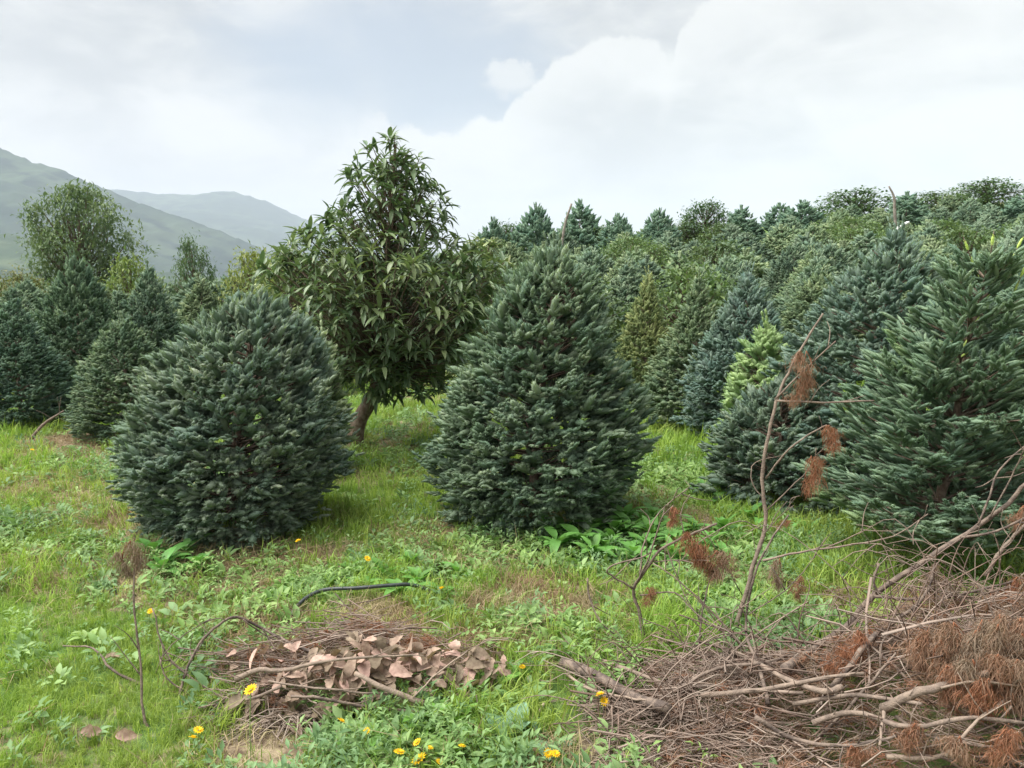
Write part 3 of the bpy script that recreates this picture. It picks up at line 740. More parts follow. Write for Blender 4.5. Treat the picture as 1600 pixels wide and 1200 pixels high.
SKY = [(838, 326, 62, 33, 'pointed fir on the skyline above the teardrop-shaped fir, left of the leaning pole'), (905, 320, 66, 34, 'rounded fir on the skyline just right of the leaning pole'),
       (965, 340, 60, 32, 'fir on the skyline between the leaning pole and the dome-shaped fir'), (1027, 332, 56, 33, 'dome-shaped fir on the skyline above the thin olive fir'),
       (1155, 326, 55, 36, 'fir on the skyline just right of the broad leafy skyline tree'), (1215, 322, 60, 36, 'fir on the skyline left of the stub-topped one'),
       (1248, 318, 66, 35, 'stub-topped fir on the skyline left of the wide leafy tree'), (1410, 305, 70, 36, 'fir on the skyline behind the bent bare pole'),
       (1595, 305, 80, 34, 'fir on the skyline cut by the right edge of view'), (770, 346, 48, 34, 'small dark fir on the skyline beside the tall avocado top')]
occupied = []
for i, (u, vt, w, Yd, lab) in enumerate(SKY):
    p = P(u, 430, Yd); bb = onground(p[0], Yd); H = P(u, vt, Yd)[2] - bb[2]
    far_fir(p[0], Yd, H, w * Yd / F * 1.25, i % 3, lab, (.85, 1.0, .98)); occupied.append((p[0], Yd))

# plantation rows up the slope
gF = 'plantation firs crowding the slope behind the front row'; lF = 'small fir packed among many on the slope behind the front row'
gB = 'leafy bushes growing between the plantation firs on the slope'; lB = 'small leafy bush growing between the packed firs on the slope'
hr = np.random.default_rng(19)
nf = nb_ = 0
Yr = 11.3
while Yr < 39:
    step = 1.85 if Yr < 20 else 2.15
    x = -.70 * Yr - 1 + hr.uniform(0, 1)
    while x < .70 * Yr + 1.5:
        xx = x + hr.uniform(-.35, .35); yy_ = Yr + hr.uniform(-.5, .5); x += step * hr.uniform(.85, 1.15)
        t = xx / yy_
        u = 800 + t * F
        if (Yr < 12.5 and (500 < u < 720)) or (t < -.2 and Yr > 27): continue
        if any(abs(xx - a) < 1.2 and abs(yy_ - c) < 1.2 for a, c in occupied): continue
        g0 = float(height(xx, yy_))
        H = hr.uniform(1.55, 2.2)
        # the canopy rises steadily to the skyline
        vcap = np.interp(u, [0, 300, 450, 700, 800, 900, 1100, 1300, 1600], [428, 420, 400, 380, 352, 345, 338, 318, 305])
        vlim = vcap + (38 - yy_) * np.interp(u, [0, 500, 900, 1600], [.6, 1.2, 2.6, 3.2])
        H = min(H, float(P(u, vlim + hr.uniform(-4, 14), yy_)[2]) - g0)
        if H < .9: continue
        c = hr.uniform(.78, 1.15); y2 = hr.random()
        where = ('among the trees before the mountain at the left' if u < 480 else 'behind the avocado and the teardrop-shaped fir' if u < 960 else
                 'on the right slope above the thin olive fir' if u < 1180 else 'on the right slope behind the tall blue-grey fir' if u < 1450 else 'on the right slope above the open spruce')
        depth = 'in the nearer rows ' if yy_ < 17 else 'halfway back ' if yy_ < 27 else 'close under the skyline '
        lF = ('blue-green' if y2 < .68 else 'olive-green') + ' fir ' + depth + where; lB = 'leafy bush ' + depth + where
        gF = lF.replace(' fir ', ' firs ', 1); gB = lB.replace('bush', 'bushes', 1)
        if y2 < (.12 if yy_ < 24 else .2) and nb_ < 110:
            tp = BR[hr.integers(0, 2)]; s = hr.uniform(.8, 1.25)
            add_tree('leafy_bush', onground(xx, yy_), tp[0], tp[1], lB, 'bush', gB, hr.uniform(0, 6), (s, s, H / tp[2]), (1.05 * c, 1.12 * c, .92 * c)); nb_ += 1
        elif nf < 285:
            col = (1.0 * c, 1.05 * c, 1.0 * c) if y2 < .68 else (1.15 * c, 1.15 * c, .92 * c)
            if yy_ < 17:
                cm, tm, lm, h0, r0 = MID[hr.integers(0, 3)]; s = H * hr.uniform(.42, .52) / r0
                add_tree('fir_tree', onground(xx, yy_), cm, tm, lF, 'fir tree', gF, hr.uniform(0, 6), (s, s, H / h0), col)
            else: far_fir(xx, yy_, H, H * hr.uniform(.9, 1.25), int(hr.integers(0, 3)), lF, col, gF)
            nf += 1
    Yr += step
print('hillside', nf, nb_)

# poles and tag
def pole(pts, r0, r1, label, Yd):
    b = P(*pts[0], Yd); b[2] = float(height(b[0], Yd)) ; q = [b * 0] + [P(u, v, Yd) - b for u, v in pts[1:]]
    g = Geo(); c = crv(q, 5); tube(g, c, np.linspace(r0, r1, len(c)), 7, .1)
    link('pole', g.mesh('pole', M_pole, True), None, b, label=label, category='pole')
pole([(868, 420), (880, 365), (893, 318)], .05, .03, 'thin bare pole leaning right above the teardrop-shaped fir', 24)
pole([(1402, 400), (1398, 330), (1397, 308), (1389, 291)], .07, .03, 'bare bent pole standing up from the skyline on the right', 30)
g = Geo(); b = P(1406, 360, 5.95)
tube(g, crv([[0, 0, 0], P(1400, 357, 5.95) - b + 0, P(1412, 352, 5.95) - b, P(1420, 347, 5.9) - b], 4), [.004, .007, .012, .012, .007, .008, .008, .009, .013, .015, .014, .012, .007][:13], 6, 0)
link('plastic_strip', g.mesh('plastic_strip', M_tag, True), None, b, label='small white strip caught on the tip of the tall blue-grey fir', category='plastic strip')

# ------------------------------------------------------------------ ground vegetation (instanced, too many to count)
def tuft(n, L, w, spread, seed, lean=.6, tint=.3):
    r = np.random.default_rng(seed); g = Geo()
    for i in range(n):
        a = r.uniform(0, 6.28); b = np.array([r.normal(0, spread), r.normal(0, spread), -.005]); l = L * r.uniform(.5, 1.15)
        dh = np.array([math.cos(a), math.sin(a), 0]); bend = r.uniform(.15, 1) * lean; side = np.array([-dh[1], dh[0], 0]) * w / 2 * r.uniform(.7, 1.2)
        p1 = b + dh * l * bend * .25 + [0, 0, l * .55]; p2 = b + dh * l * bend + [0, 0, l * (1 - .45 * bend)]
        g.add([b - side, b + side, p1 - side * .8, p1 + side * .8, p2], [(0, 1, 3), (0, 3, 2), (2, 3, 4)], np.clip([0, 0, tint * r.uniform(.5, 1.5)] * 1 + [tint] * 2, 0, 1))
    return g
def rosette_plant(n, L, W, h, seed, droop=.4, kindn=3, spread=.02, stalk=True):
    r = np.random.default_rng(seed); g = Geo(); tv, tt = leaf_tpl(L, W, .2, droop, kindn, 0, seed)
    a = np.arange(n) * 2.4 + r.uniform(-.4, .4, n); z = r.uniform(.1, 1, n) * h; el = r.uniform(-.1, .7, n) + z / h * .4
    d = np.stack([np.cos(a) * np.cos(el), np.sin(a) * np.cos(el), np.sin(el)], -1)
    pos = np.stack([np.cos(a) * spread * (1 - z / h) + r.normal(0, spread * .7, n), np.sin(a) * spread + r.normal(0, spread * .7, n), z], -1)
    g.inst(tv, tt, frames(d), pos, r.uniform(.6, 1.2, n), np.clip(r.normal(.3, .25, n), 0, 1))
    return g
def source(name, geos, m):
    c = bpy.data.collections.new(name)
    for i, gg in enumerate(geos):
        c.objects.link(bpy.data.objects.new(f'{name}_{i:02d}', gg.mesh(name, m)))
    return c
def scatter(name, col, pts, scl, nvar, tilt=.15, seed=0):
    r = np.random.default_rng(seed); k = len(pts)
    me = bpy.data.meshes.new(name); me.vertices.add(k); me.vertices.foreach_set('co', pts.astype(np.float32).ravel())
    for nm, ty, arr in (('scl', 'FLOAT', scl.astype(np.float32)), ('idx', 'INT', r.integers(0, nvar, k).astype(np.int32))):
        a = me.attributes.new(nm, ty, 'POINT'); a.data.foreach_set('value', arr)
    rot = np.stack([r.normal(0, tilt, k), r.normal(0, tilt, k), r.uniform(0, 6.28, k)], -1).astype(np.float32)
    a = me.attributes.new('rot', 'FLOAT_VECTOR', 'POINT'); a.data.foreach_set('vector', rot.ravel())
    o = link(name, me, kind='stuff')
    ng = bpy.data.node_groups.new(name + '_nodes', 'GeometryNodeTree')
    ng.interface.new_socket('Geometry', in_out='INPUT', socket_type='NodeSocketGeometry'); ng.interface.new_socket('Geometry', in_out='OUTPUT', socket_type='NodeSocketGeometry')
    N, L = ng.nodes.new, ng.links.new
    gi, go = N('NodeGroupInput'), N('NodeGroupOutput')
    ci = N('GeometryNodeCollectionInfo'); ci.inputs[0].default_value = col; ci.inputs[1].default_value = True; ci.inputs[2].default_value = True
    ip = N('GeometryNodeInstanceOnPoints'); ip.inputs['Pick Instance'].default_value = True
    def na(nm, ty):
        n = N('GeometryNodeInputNamedAttribute'); n.data_type = ty; n.inputs[0].default_value = nm; return n.outputs[0]
    L(gi.outputs[0], ip.inputs['Points']); L(ci.outputs[0], ip.inputs['Instance']); L(na('idx', 'INT'), ip.inputs['Instance Index'])
    er = N('FunctionNodeEulerToRotation'); L(na('rot', 'FLOAT_VECTOR'), er.inputs[0]); L(er.outputs[0], ip.inputs['Rotation'])
    L(na('scl', 'FLOAT'), ip.inputs['Scale']); L(ip.outputs[0], go.inputs[0])
    md = o.modifiers.new('scatter', 'NODES'); md.node_group = ng
    return o
def field(n, y0, y1, seed, power=1.0):
    r = np.random.default_rng(seed); y = np.exp(r.uniform(math.log(y0), math.log(y1), n)) if power == 1 else r.uniform(y0, y1, n)
    x = r.uniform(-1, 1, n) * (.70 * y + .5)
    return x, y, r
# brush piles: height of the heaps above the ground
def heapL(x, y):
    cx, cy_ = P(550, 1060, 3.05)[0], 2.96
    q = ((x - cx) / .60) ** 2 + ((y - cy_) / .27) ** 2
    q = q + (fbm(x, y, .3, 3, 35) - .5) * 1.3
    return .21 * np.clip(1 - q, 0, 1) ** .6 * (.4 + 1.2 * fbm(x, y, .2, 3, 31))
def heapR(x, y):
    x = np.asarray(x, float)
    a = sstep(x, .16, .5); w = .42 + .14 * sstep(x, .8, 2)
    q = np.clip(1 - ((y - 2.60) / (w + .08)) ** 2, 0, 1) ** .6
    return a * q * (.09 + .24 * sstep(x, .5, 1.7) + .10 * sstep(x, 1.1, 1.6)) * (.25 + 1.5 * fbm(x, y, .28, 3, 33))
def surf(u, v, hf):
    """where the view through photo pixel (u, v) meets the heap or the ground"""
    d = ray(u, v); ts = np.linspace(1.8, 12, 1600); pts = np.array([0, 0, CAM_H]) + ts[:, None] * d
    below = pts[:, 2] < height(pts[:, 0], pts[:, 1]) + hf(pts[:, 0], pts[:, 1])
    return pts[int(np.argmax(below))] if below.any() else pts[-1]
def px_of(x, y): return 800 + x / y * F * 0.99
g_src = source('grass_tuft', [tuft(16, .10, .0042, .022, 1), tuft(14, .13, .0045, .02, 2, .8), tuft(18, .075, .004, .025, 3, .9), tuft(12, .16, .005, .016, 4, .9)], M_grass)
d_src = source('straw_tuft', [tuft(14, .08, .0035, .03, 5, 1.3), tuft(12, .12, .0035, .03, 6, 1.5), tuft(16, .05, .004, .03, 7, 1.4)], M_dry)
w_src = source('weed_sprig', [rosette_plant(14, .045, .022, .05, 11, .3), rosette_plant(18, .032, .014, .08, 12, .2, 2), rosette_plant(11, .06, .026, .04, 13, .5), rosette_plant(22, .035, .011, .12, 14, .3, 2)], M_weed)
def keep(x, y, r, want):
    return r.random(len(x)) < want * (.12 + .88 * openness(x, y))
CLEAR = [(450, 1165, 110, 45), (990, 1160, 120, 60), (880, 1100, 40, 60), (1150, 1170, 40, 30)]
_clear = [(ground(u, v), abs(ground(u + a, v)[0] - ground(u, v)[0]), abs(ground(u, v - b_)[1] - ground(u, v)[1])) for u, v, a, b_ in CLEAR]
def openness(x, y):
    o = np.ones_like(x)
    for c, a, b_ in _clear: o = np.minimum(o, sstep(((x - c[0]) / a) ** 2 + ((y - c[1]) / b_) ** 2, .6, 1.4))
    return o
x, y, r = field(52000, 2.2, 20, 101)
dry = dryness(x, y); lush = sstep(px_of(x, y), 400, 230) * sstep(y, 4.1, 3.6)
mix_ = fbm(x, y, .6, 3, 21)
grassy = np.clip(sstep(mix_, .36, .56) + lush, 0, 1)
heap = np.maximum(heapL(x, y), heapR(x, y))
k = keep(x, y, r, (.18 + .82 * grassy) * (1 - .93 * dry) * np.where(heap > .05, .04, 1))
pts = np.stack([x, y, height(x, y)], -1)[k]
scatter('grass', g_src, pts, (r.uniform(.55, 1.1, len(x)) * (1 + .35 * (y > 6.5)) * (1 - .45 * lush) * np.where(px_of(x, y) > 1000, 1.25, 1))[k], 4, .2, 1)
x, y, r = field(48000, 2.2, 14, 102); dry = dryness(x, y); heap = np.maximum(heapL(x, y), heapR(x, y))
k = keep(x, y, r, (.16 + 1.0 * dry) * np.where(heap > .05, .2, 1) * (1 - .9 * sstep(px_of(x, y), 400, 230) * sstep(y, 4.1, 3.6)))
scatter('dry_grass', d_src, np.stack([x, y, height(x, y)], -1)[k], r.uniform(.5, 1.1, len(x))[k], 3, .4, 2)
x, y, r = field(26000, 2.2, 11, 103); dry = dryness(x, y); mix_ = fbm(x, y, .6, 3, 21); heap = np.maximum(heapL(x, y), heapR(x, y))
lush = sstep(px_of(x, y), 400, 230) * sstep(y, 4.1, 3.6)
k = keep(x, y, r, np.clip(1 - sstep(mix_, .40, .62), 0.12, 1) * (1 - .9 * dry) * np.where(heap > .05, .04, 1) * (1 - .95 * lush))
scatter('ground_weeds', w_src, np.stack([x, y, height(x, y)], -1)[k], r.uniform(.6, 1.25, len(x))[k], 4, .25, 3)
# crumbs of litter on the soil
lg = Geo(); x, y, r = field(9000, 2.2, 9, 104); dry = dryness(x, y); k = keep(x, y, r, .1 + .8 * dry)
tv, tt = leaf_tpl(.03, .014, .3, .2, 1, 0, 3); m_ = int(k.sum())
lg.inst(tv, tt, frames(r.normal(0, 1, (m_, 3)) * [1, 1, .25]), np.stack([x, y, height(x, y) + r.uniform(.004, .03, len(x))], -1)[k], r.uniform(.4, 1.6, m_), r.random(m_))
link('plant_litter', lg.mesh('plant_litter', M_litter), kind='stuff')

# ------------------------------------------------------------------ wide-leaved weeds, each leaf a part
dock_tpl = []
for i, (L_, W_, fo, dr) in enumerate([(.13, .055, .15, .5), (.11, .05, .2, .25), (.15, .06, .12, .7), (.09, .05, .1, .4)]):
    g = Geo(); tv, tt = leaf_tpl(L_, W_, fo, dr, 5, 0, i + 30); g.add(tv, tt, .25 * (i % 2)); dock_tpl.append(g.mesh('weed_leaf', M_dock, True))
gl = Geo(); tv, tt = leaf_tpl(.15, .10, .12, .25, 6, 0, 50); gl.add(tv, tt, .2); grey_leaf = gl.mesh('grey_leaf', M_greyleaf, True)
def leafy_weed(u, v, label, n=9, s=1.0, color=(1, 1, 1), tall=0.0, group=None, meshes=None, name='leafy_weed', cat='weed'):
    b = ground(u, v); r = np.random.default_rng(int(u * 7 + v)); e = empty(name, b, label, cat, group)
    if tall:
        g = Geo(); tube(g, crv([[0, 0, -.01], [.01, 0, tall * .5], [r.normal(0, .03), r.normal(0, .02), tall]], 3), [.003] * 7, 5)
        link('stem', g.mesh('weed_stem', M_stem, True), e)
    for j in range(n):
        a = j * 2.4 + r.uniform(-.3, .3); z = tall * (.15 + .85 * j / n) if tall else .005 + .012 * j / n * 3; el = r.uniform(.3, 1.2)
        o = link('leaf', (meshes or dock_tpl)[r.integers(0, len(meshes or dock_tpl))], e, (math.cos(a) * .008, math.sin(a) * .008, z))
        o.rotation_euler = mat_to_euler(frames(np.array([[math.cos(a) * math.cos(el), math.sin(a) * math.cos(el), math.sin(el)]]))[0])
        o.scale = (s * r.uniform(.75, 1.15),) * 3; t = r.uniform(.8, 1.15); o.color = (color[0] * t, color[1] * t, color[2] * t, 1)
gd = 'wide-leaved weeds at the foot of the teardrop-shaped fir'
for (u, v) in [(880, 850), (905, 868), (935, 845), (955, 870), (985, 850), (1005, 872), (1030, 848), (1060, 870), (1020, 828), (1085, 845), (975, 832), (1110, 870), (870, 872), (925, 885), (1050, 890), (990, 892), (1130, 850), (860, 858), (915, 856), (960, 852), (1015, 858), (1045, 865), (1075, 880), (1000, 835), (945, 878)]:
    leafy_weed(u, v, 'wide-leaved green weed in the patch at the foot of the teardrop-shaped fir', 16, 1.0, (1.0, 1.0, .95), .12, gd)
for (u, v) in [(240, 880), (265, 892), (290, 878), (255, 905), (310, 900)]:
    leafy_weed(u, v, 'wide-leaved weed in the clump at the lower left foot of the broad rounded fir', 12, 1.0, (.85, .9, .9), .09, 'weeds at the left foot of the broad rounded fir')
for (u, v) in [(570, 925), (600, 905), (625, 935), (655, 915), (690, 935), (545, 900), (640, 890), (715, 905)]:
    leafy_weed(u, v, 'wide-leaved weed in the green patch just above the black hose', 10, .8, (1.0, 1.0, .9), .05, 'weeds above the black hose')
for (u, v) in [(590, 1185), (622, 1160), (650, 1190), (690, 1165), (715, 1140), (740, 1180), (665, 1135), (770, 1190), (560, 1200), (700, 1195), (745, 1120), (765, 1090), (790, 1070), (735, 1100)]:
    leafy_weed(u, v, 'bright wide-leaved weed in the patch in front of the leaf-covered pile', 11, .8, (1.15, 1.05, .8), .03, 'weeds in front of the leaf-covered pile')
for (u, v) in [(1120, 790), (1145, 805), (1170, 815), (1100, 775), (1190, 822), (1230, 845), (1265, 838)]:
    leafy_weed(u, v, 'wide-leaved weed along the foot of the low bushy fir', 9, 1.0, (.85, .95, .85), .05, 'weeds at the foot of the low bushy fir')
for (u, v, t_) in [(1480, 915, .26), (1455, 905, .2), (1510, 925, .22), (1435, 915, .18), (1540, 930, .25)]:
    leafy_weed(u, v, 'upright narrow-leaved weed in front of the open spruce', 14, .55, (1.05, 1.05, .9), t_, 'upright weeds in front of the open spruce')
leafy_weed(795, 1165, 'grey-green veined broad-leaved plant left of the upright tan stick', 4, .8, meshes=[grey_leaf], name='broadleaf_plant', cat='plant', tall=.03)
leafy_weed(858, 1172, 'grey-green broad-leaved plant right of the upright tan stick', 3, .75, meshes=[grey_leaf], name='broadleaf_plant', cat='plant', tall=.05)

# ------------------------------------------------------------------ flowers
def flower_meshes():
    g = Geo(); tv, tt = leaf_tpl(.014, .0065, .05, .15, 2, 0, 2); n = 12; a = np.arange(n) * 2 * np.pi / n; el = .35
    g.inst(tv, tt, frames(np.stack([np.cos(a) * math.cos(el), np.sin(a) * math.cos(el), np.full(n, math.sin(el))], -1)), np.stack([np.cos(a) * .003, np.sin(a) * .003, 0 * a], -1), 1.0)
    el = .9; g.inst(tv, tt, frames(np.stack([np.cos(a + .3) * math.cos(el), np.sin(a + .3) * math.cos(el), np.full(n, math.sin(el))], -1)), np.stack([np.cos(a) * .002, np.sin(a) * .002, 0 * a + .001], -1), .7)
    return g.mesh('petals', M_petal)
PET = flower_meshes()
flowers = [(392, 1078, 90, 'largest yellow flower over the left end of the leaf-covered pile', 1.5), (302, 1153, 30, 'lower yellow flower of the pair in the grass under the arching twigs', 1.15), (310, 1141, 34, 'upper yellow flower of the pair in the grass under the arching twigs', 1.1),
           (533, 1127, 45, 'yellow flower hanging before the dark hollow of the leaf-covered pile', 1.1), (574, 873, 14, 'lone small yellow flower far up in the meadow', 1.3), (690, 920, 16, 'yellow flower just past the right end of the black hose', 1.4),
           (466, 845, 14, 'orange-yellow flower at the right foot of the broad rounded fir', 1.2), (573, 1142, 30, 'yellow flower at the front edge of the leaf-covered pile', .8), (652, 1160, 24, 'upper middle yellow flower of the cluster at the bottom', 1.0),
           (624, 1176, 25, 'left yellow flower of the cluster at the bottom', 1.3), (655, 1187, 22, 'largest lower yellow flower of the cluster at the bottom', 1.7), (671, 1169, 20, 'right yellow flower of the cluster at the bottom', .9), (722, 1166, 22, 'pale yellow flower among the bright weeds', .9),
           (686, 1191, 15, 'lowest small yellow flower right of the cluster', .9), (938, 1086, 26, 'upper yellow flower beside the dark log end', 1.4), (944, 1096, 20, 'lower yellow flower beside the dark log end', 1.2), (856, 1177, 20, 'left yellow flower right of the upright stick', 1.1), (868, 1178, 20, 'right yellow flower right of the upright stick', 1.0),
           (816, 1042, 14, 'small yellow flower at the right tip of the leaf-covered pile', .9), (50, 703, 8, 'tiny yellow flower in the grass at the far left', 1.3), (235, 955, 14, 'small yellow flower beside the dry vertical stem', 1.0), (1493, 872, 18, 'orange flower in front of the open spruce', 1.2)]
for (u, v, dv, lab, s) in flowers:
    b = ground(u, min(v + dv + 22, 1330)); p = P(u, v, b[1]) - b; r = random.Random(u)
    e = empty('yellow_flower', b, lab, 'flower'); g = Geo()
    tube(g, crv([[0, 0, -.01], [r.uniform(-.01, .01), 0, p[2] * .5], p], 4), [.0016] * 9, 5, 0)
    link('stem', g.mesh('flower_stem', M_stem, True), e)
    o = link('petals', PET, e, p); o.rotation_euler = (r.uniform(.1, .9), r.uniform(-.4, .4), r.uniform(0, 6)); o.scale = (s * .95,) * 3
    g2 = Geo(); tube(g2, [[0, 0, -.006], [0, 0, -.002], [0, 0, .001]], [.002, .004, .003], 6); ob = link('calyx', g2.mesh('calyx', M_stem, True), e, p); ob.rotation_euler = o.rotation_euler; ob.scale = o.scale

# ------------------------------------------------------------------ hose
def path3(pts, ys=None, dz=0.0):
    if isinstance(ys, str):                                       # lies on the left or right heap
        out = []
        for k, (u, v) in enumerate(pts):
            y = surf(u, v, heapL if ys == 'L' else heapR)[1]; out.append(P(u, v, max(y - .09 - .015 * (k % 2), 2.2)))
        return np.array(out)
    """photo path -> points on the ground, or at depths running from ys[0] to ys[1]"""
    if ys is None: return np.array([ground(u, v) + [0, 0, dz] for u, v in pts])
    n = len(pts); yy = np.linspace(ys[0], ys[-1], n) if len(ys) == 2 else ys
    out = []
    for (u, v), y in zip(pts, yy):
        if 1000 < v < 1200 and (u > 1180 or 380 < u < 700):
            y = min(y, surf(u, v, heapR if u > 900 else heapL)[1] - .03)
        out.append(P(u, v, max(y, 2.1)))
    return np.array(out)
def hose(pts, r0, label, lifts):
    q = path3(pts); q[:, 2] = height(q[:, 0], q[:, 1]) + lifts; b = q[0].copy(); b[2] -= .0
    g = Geo(); c = crv(q - b, 8); tube(g, c, r0, 10); link('hose', g.mesh('hose', M_hose, True), None, b, label=label, category='hose')
hose([(445, 978), (470, 962), (505, 950), (560, 947), (610, 944), (645, 940), (680, 938)], .009, 'black plastic irrigation hose curving over the dry patch of ground', np.array([.0, .06, .085, .09, .09, .08, .03]))
hose([(800, 884), (835, 874), (868, 868)], .006, 'short end of thin dark hose below the wide-leaved weeds', np.array([.02, .045, .03]))

# ------------------------------------------------------------------ branches
def add_knots(c, r, k):
    return r * (1 + .18 * np.sin(np.arange(len(c)) * 1.9 + k) * (np.arange(len(c)) % 3 == 0))
def needle_clump(p, h, w, n, tint, seed, spread=.25):
    """dead needles hanging in a tassel from point p"""
    r = np.random.default_rng(seed); g = Geo(); n = int(n * 1.3)
    t = r.random(n); sg = w * .24 * np.sin(np.pi * (.12 + .80 * t)) * (1 + .5 * np.sin(t * 9 + seed)); sw = w * .3 * np.sin(t * 2.6 + seed)
    base = p + np.stack([sw + r.normal(0, 1, n) * sg, r.normal(0, 1, n) * sg, -t * h * .9], -1); az = r.uniform(0, 6.28, n)
    d = np.stack([np.cos(az) * .7, np.sin(az) * .7, -np.ones(n) * .9], -1) + r.normal(0, .2, (n, 3)); l = np.minimum(h, .12) * r.uniform(.15, .42, n)
    wv = unit(np.cross(d, r.normal(0, 1, (n, 3)))) * .0007
    mid = base + unit(d) * (l * .5)[:, None] + r.normal(0, .003, (n, 3)); tip = mid + (unit(d) * .3 + np.array([0, 0, -.25])) * l[:, None] + r.normal(0, .003, (n, 3))
    V = np.stack([base - wv, base + wv, mid + wv, mid - wv, tip], 1).reshape(-1, 3); i = (np.arange(n) * 5)[:, None]
    T = np.concatenate([i + [0, 1, 2], i + [0, 2, 3], i + [3, 2, 4]])
    g.add(V, T, np.repeat(np.clip(r.normal(tint, .15, n), 0, 1), 5))
    # the limp twigs that carry them
    for j in range(3):
        q = p + np.array([[0, 0, 0], [r.normal(0, w * .2), 0, -h * .35], [r.normal(0, w * .3), r.normal(0, w * .1), -h * .75]])
        tube(g, crv(q, 3), np.linspace(.002, .001, 7), 3, 0)
    return g
_bn = [0]
def branch(pts, ys, r0, r1, label, sides=(), tint=.15, clumps=(), twigs=0, cut=False, name='dead_branch', sd=7, rough=.004):
    """pts: photo path; sides: [(path, ys, r0, r1)]; clumps: [(u, v, Y, height px, width px, tint)]"""
    _bn[0] += 1; r = np.random.default_rng(_bn[0] + 400)
    q = path3(pts, ys); b = q[0].copy(); g = Geo()
    def limb(q, a, c_, s_):
        q = q.copy(); q[1:-1] += r.normal(0, rough * 1.6, (len(q) - 2, 3)); c = crv(q - b, 4); c[1:-1] += r.normal(0, rough * .35, (len(c) - 2, 3)); a *= .95; c_ *= 1.0
        tube(g, c, add_knots(c, np.linspace(a, c_, len(c)), s_), sd if a > .005 else 5, np.clip(tint + r.normal(0, .05), 0, 1)); return c
    main = limb(q, r0, r1, 1); allc = [(main, r0, r1)]
    for k, (sp, sy, a, c_) in enumerate(sides): allc.append((limb(path3(sp, sy), a, c_, k), a, c_))
    for j in range(twigs):
        c, a, c_ = allc[r.integers(0, len(allc))]; i = r.integers(2, len(c) - 1); L_ = r.uniform(.05, .16)
        d = unit(r.normal(0, 1, 3) * [1, .5, 1] + unit(c[i] - c[i - 2]) * .9); p = c[i]
        qq = crv([p, p + d * L_ * .5 + r.normal(0, .008, 3), p + d * L_ + r.normal(0, .015, 3)], 3); tube(g, qq, np.linspace(.0028, .0011, len(qq)), 4, tint)
    if cut:
        d = unit(main[1] - main[0]); tube(g, [main[0] - d * .0015, main[0] + d * .001], [r0 * .88, r0 * .88], 8, 0, 1)
    o = link(name, g.mesh(name, [M_branch, M_cut], True), None, b, label=label, category='branch')
    for (u, v, Y_, h, w, t) in clumps:
        if v > 950 and u > 1180: Y_ = min(Y_, max(2.1, surf(u, v + h * .6, heapR)[1] - .05))
        k = Y_ / F; cg = needle_clump(P(u, v, Y_) - b, h * k, w * k, int(140 + h * w * .22), t, int(u + v))
        link('needle_clump', cg.mesh('needle_clump', M_needle), o)
    return o

# right-hand pile
branch([(880, 1036), (935, 1058), (990, 1086), (1045, 1106)], 'R', .021, .019, 'thick dark grey log end poking left out of the brush pile', tint=0, cut=True, name='log', sd=10, rough=.002)
branch([(886, 1054), (925, 1072), (975, 1088), (1010, 1094)], 'R', .006, .004, 'split strip of tan wood hanging below the dark log end', tint=.8)
branch([(942, 1033), (980, 1046), (1032, 1066)], 'R', .009, .007, 'short grey stick lying above the dark log', tint=.35)
branch([(1013, 1055), (1006, 1010), (997, 960), (990, 920), (1008, 885), (1035, 856), (1075, 838), (1120, 818)], (3.2, 3.2, 3.2, 3.2, 3.15, 3.1, 3.05, 3.0), .010, .004,
       'upright forked branch curving right with a big orange needle tassel', sides=[([(990, 920), (962, 902), (950, 893), (965, 882), (1000, 872), (1018, 862)], (3.2, 3.1), .0045, .003), ([(1000, 900), (1008, 850), (1030, 800), (1075, 762)], (3.17, 3.3), .004, .002),
              ([(994, 912), (1014, 868), (1034, 820), (1052, 790)], (3.18, 3.05), .004, .0025), ([(1012, 878), (1068, 880), (1110, 876)], (3.14, 3.0), .0025, .0015), ([(1070, 838), (1068, 800), (1078, 772)], (3.06, 3.1), .003, .0015), ([(1040, 853), (1060, 895), (1075, 940), (1110, 985)], (3.1, 3.0), .003, .002), ([(1000, 930), (1050, 925), (1085, 960), (1150, 1000)], (3.2, 3.0), .004, .0025)],
       clumps=[(1085, 830, 3.05, 62, 42, 0.0), (1103, 850, 3.05, 60, 40, .3), (1050, 792, 3.05, 34, 14, 0.05), (1012, 918, 3.15, 30, 26, .2), (1120, 860, 3.04, 50, 40, .7)], twigs=14, tint=.2)
branch([(918, 903), (921, 935), (945, 975), (995, 1012), (1020, 1035)], (3.3, 3.15), .0042, .004, 'thin dark curved twig reaching up at the far left of the brush pile', tint=.0, twigs=2)
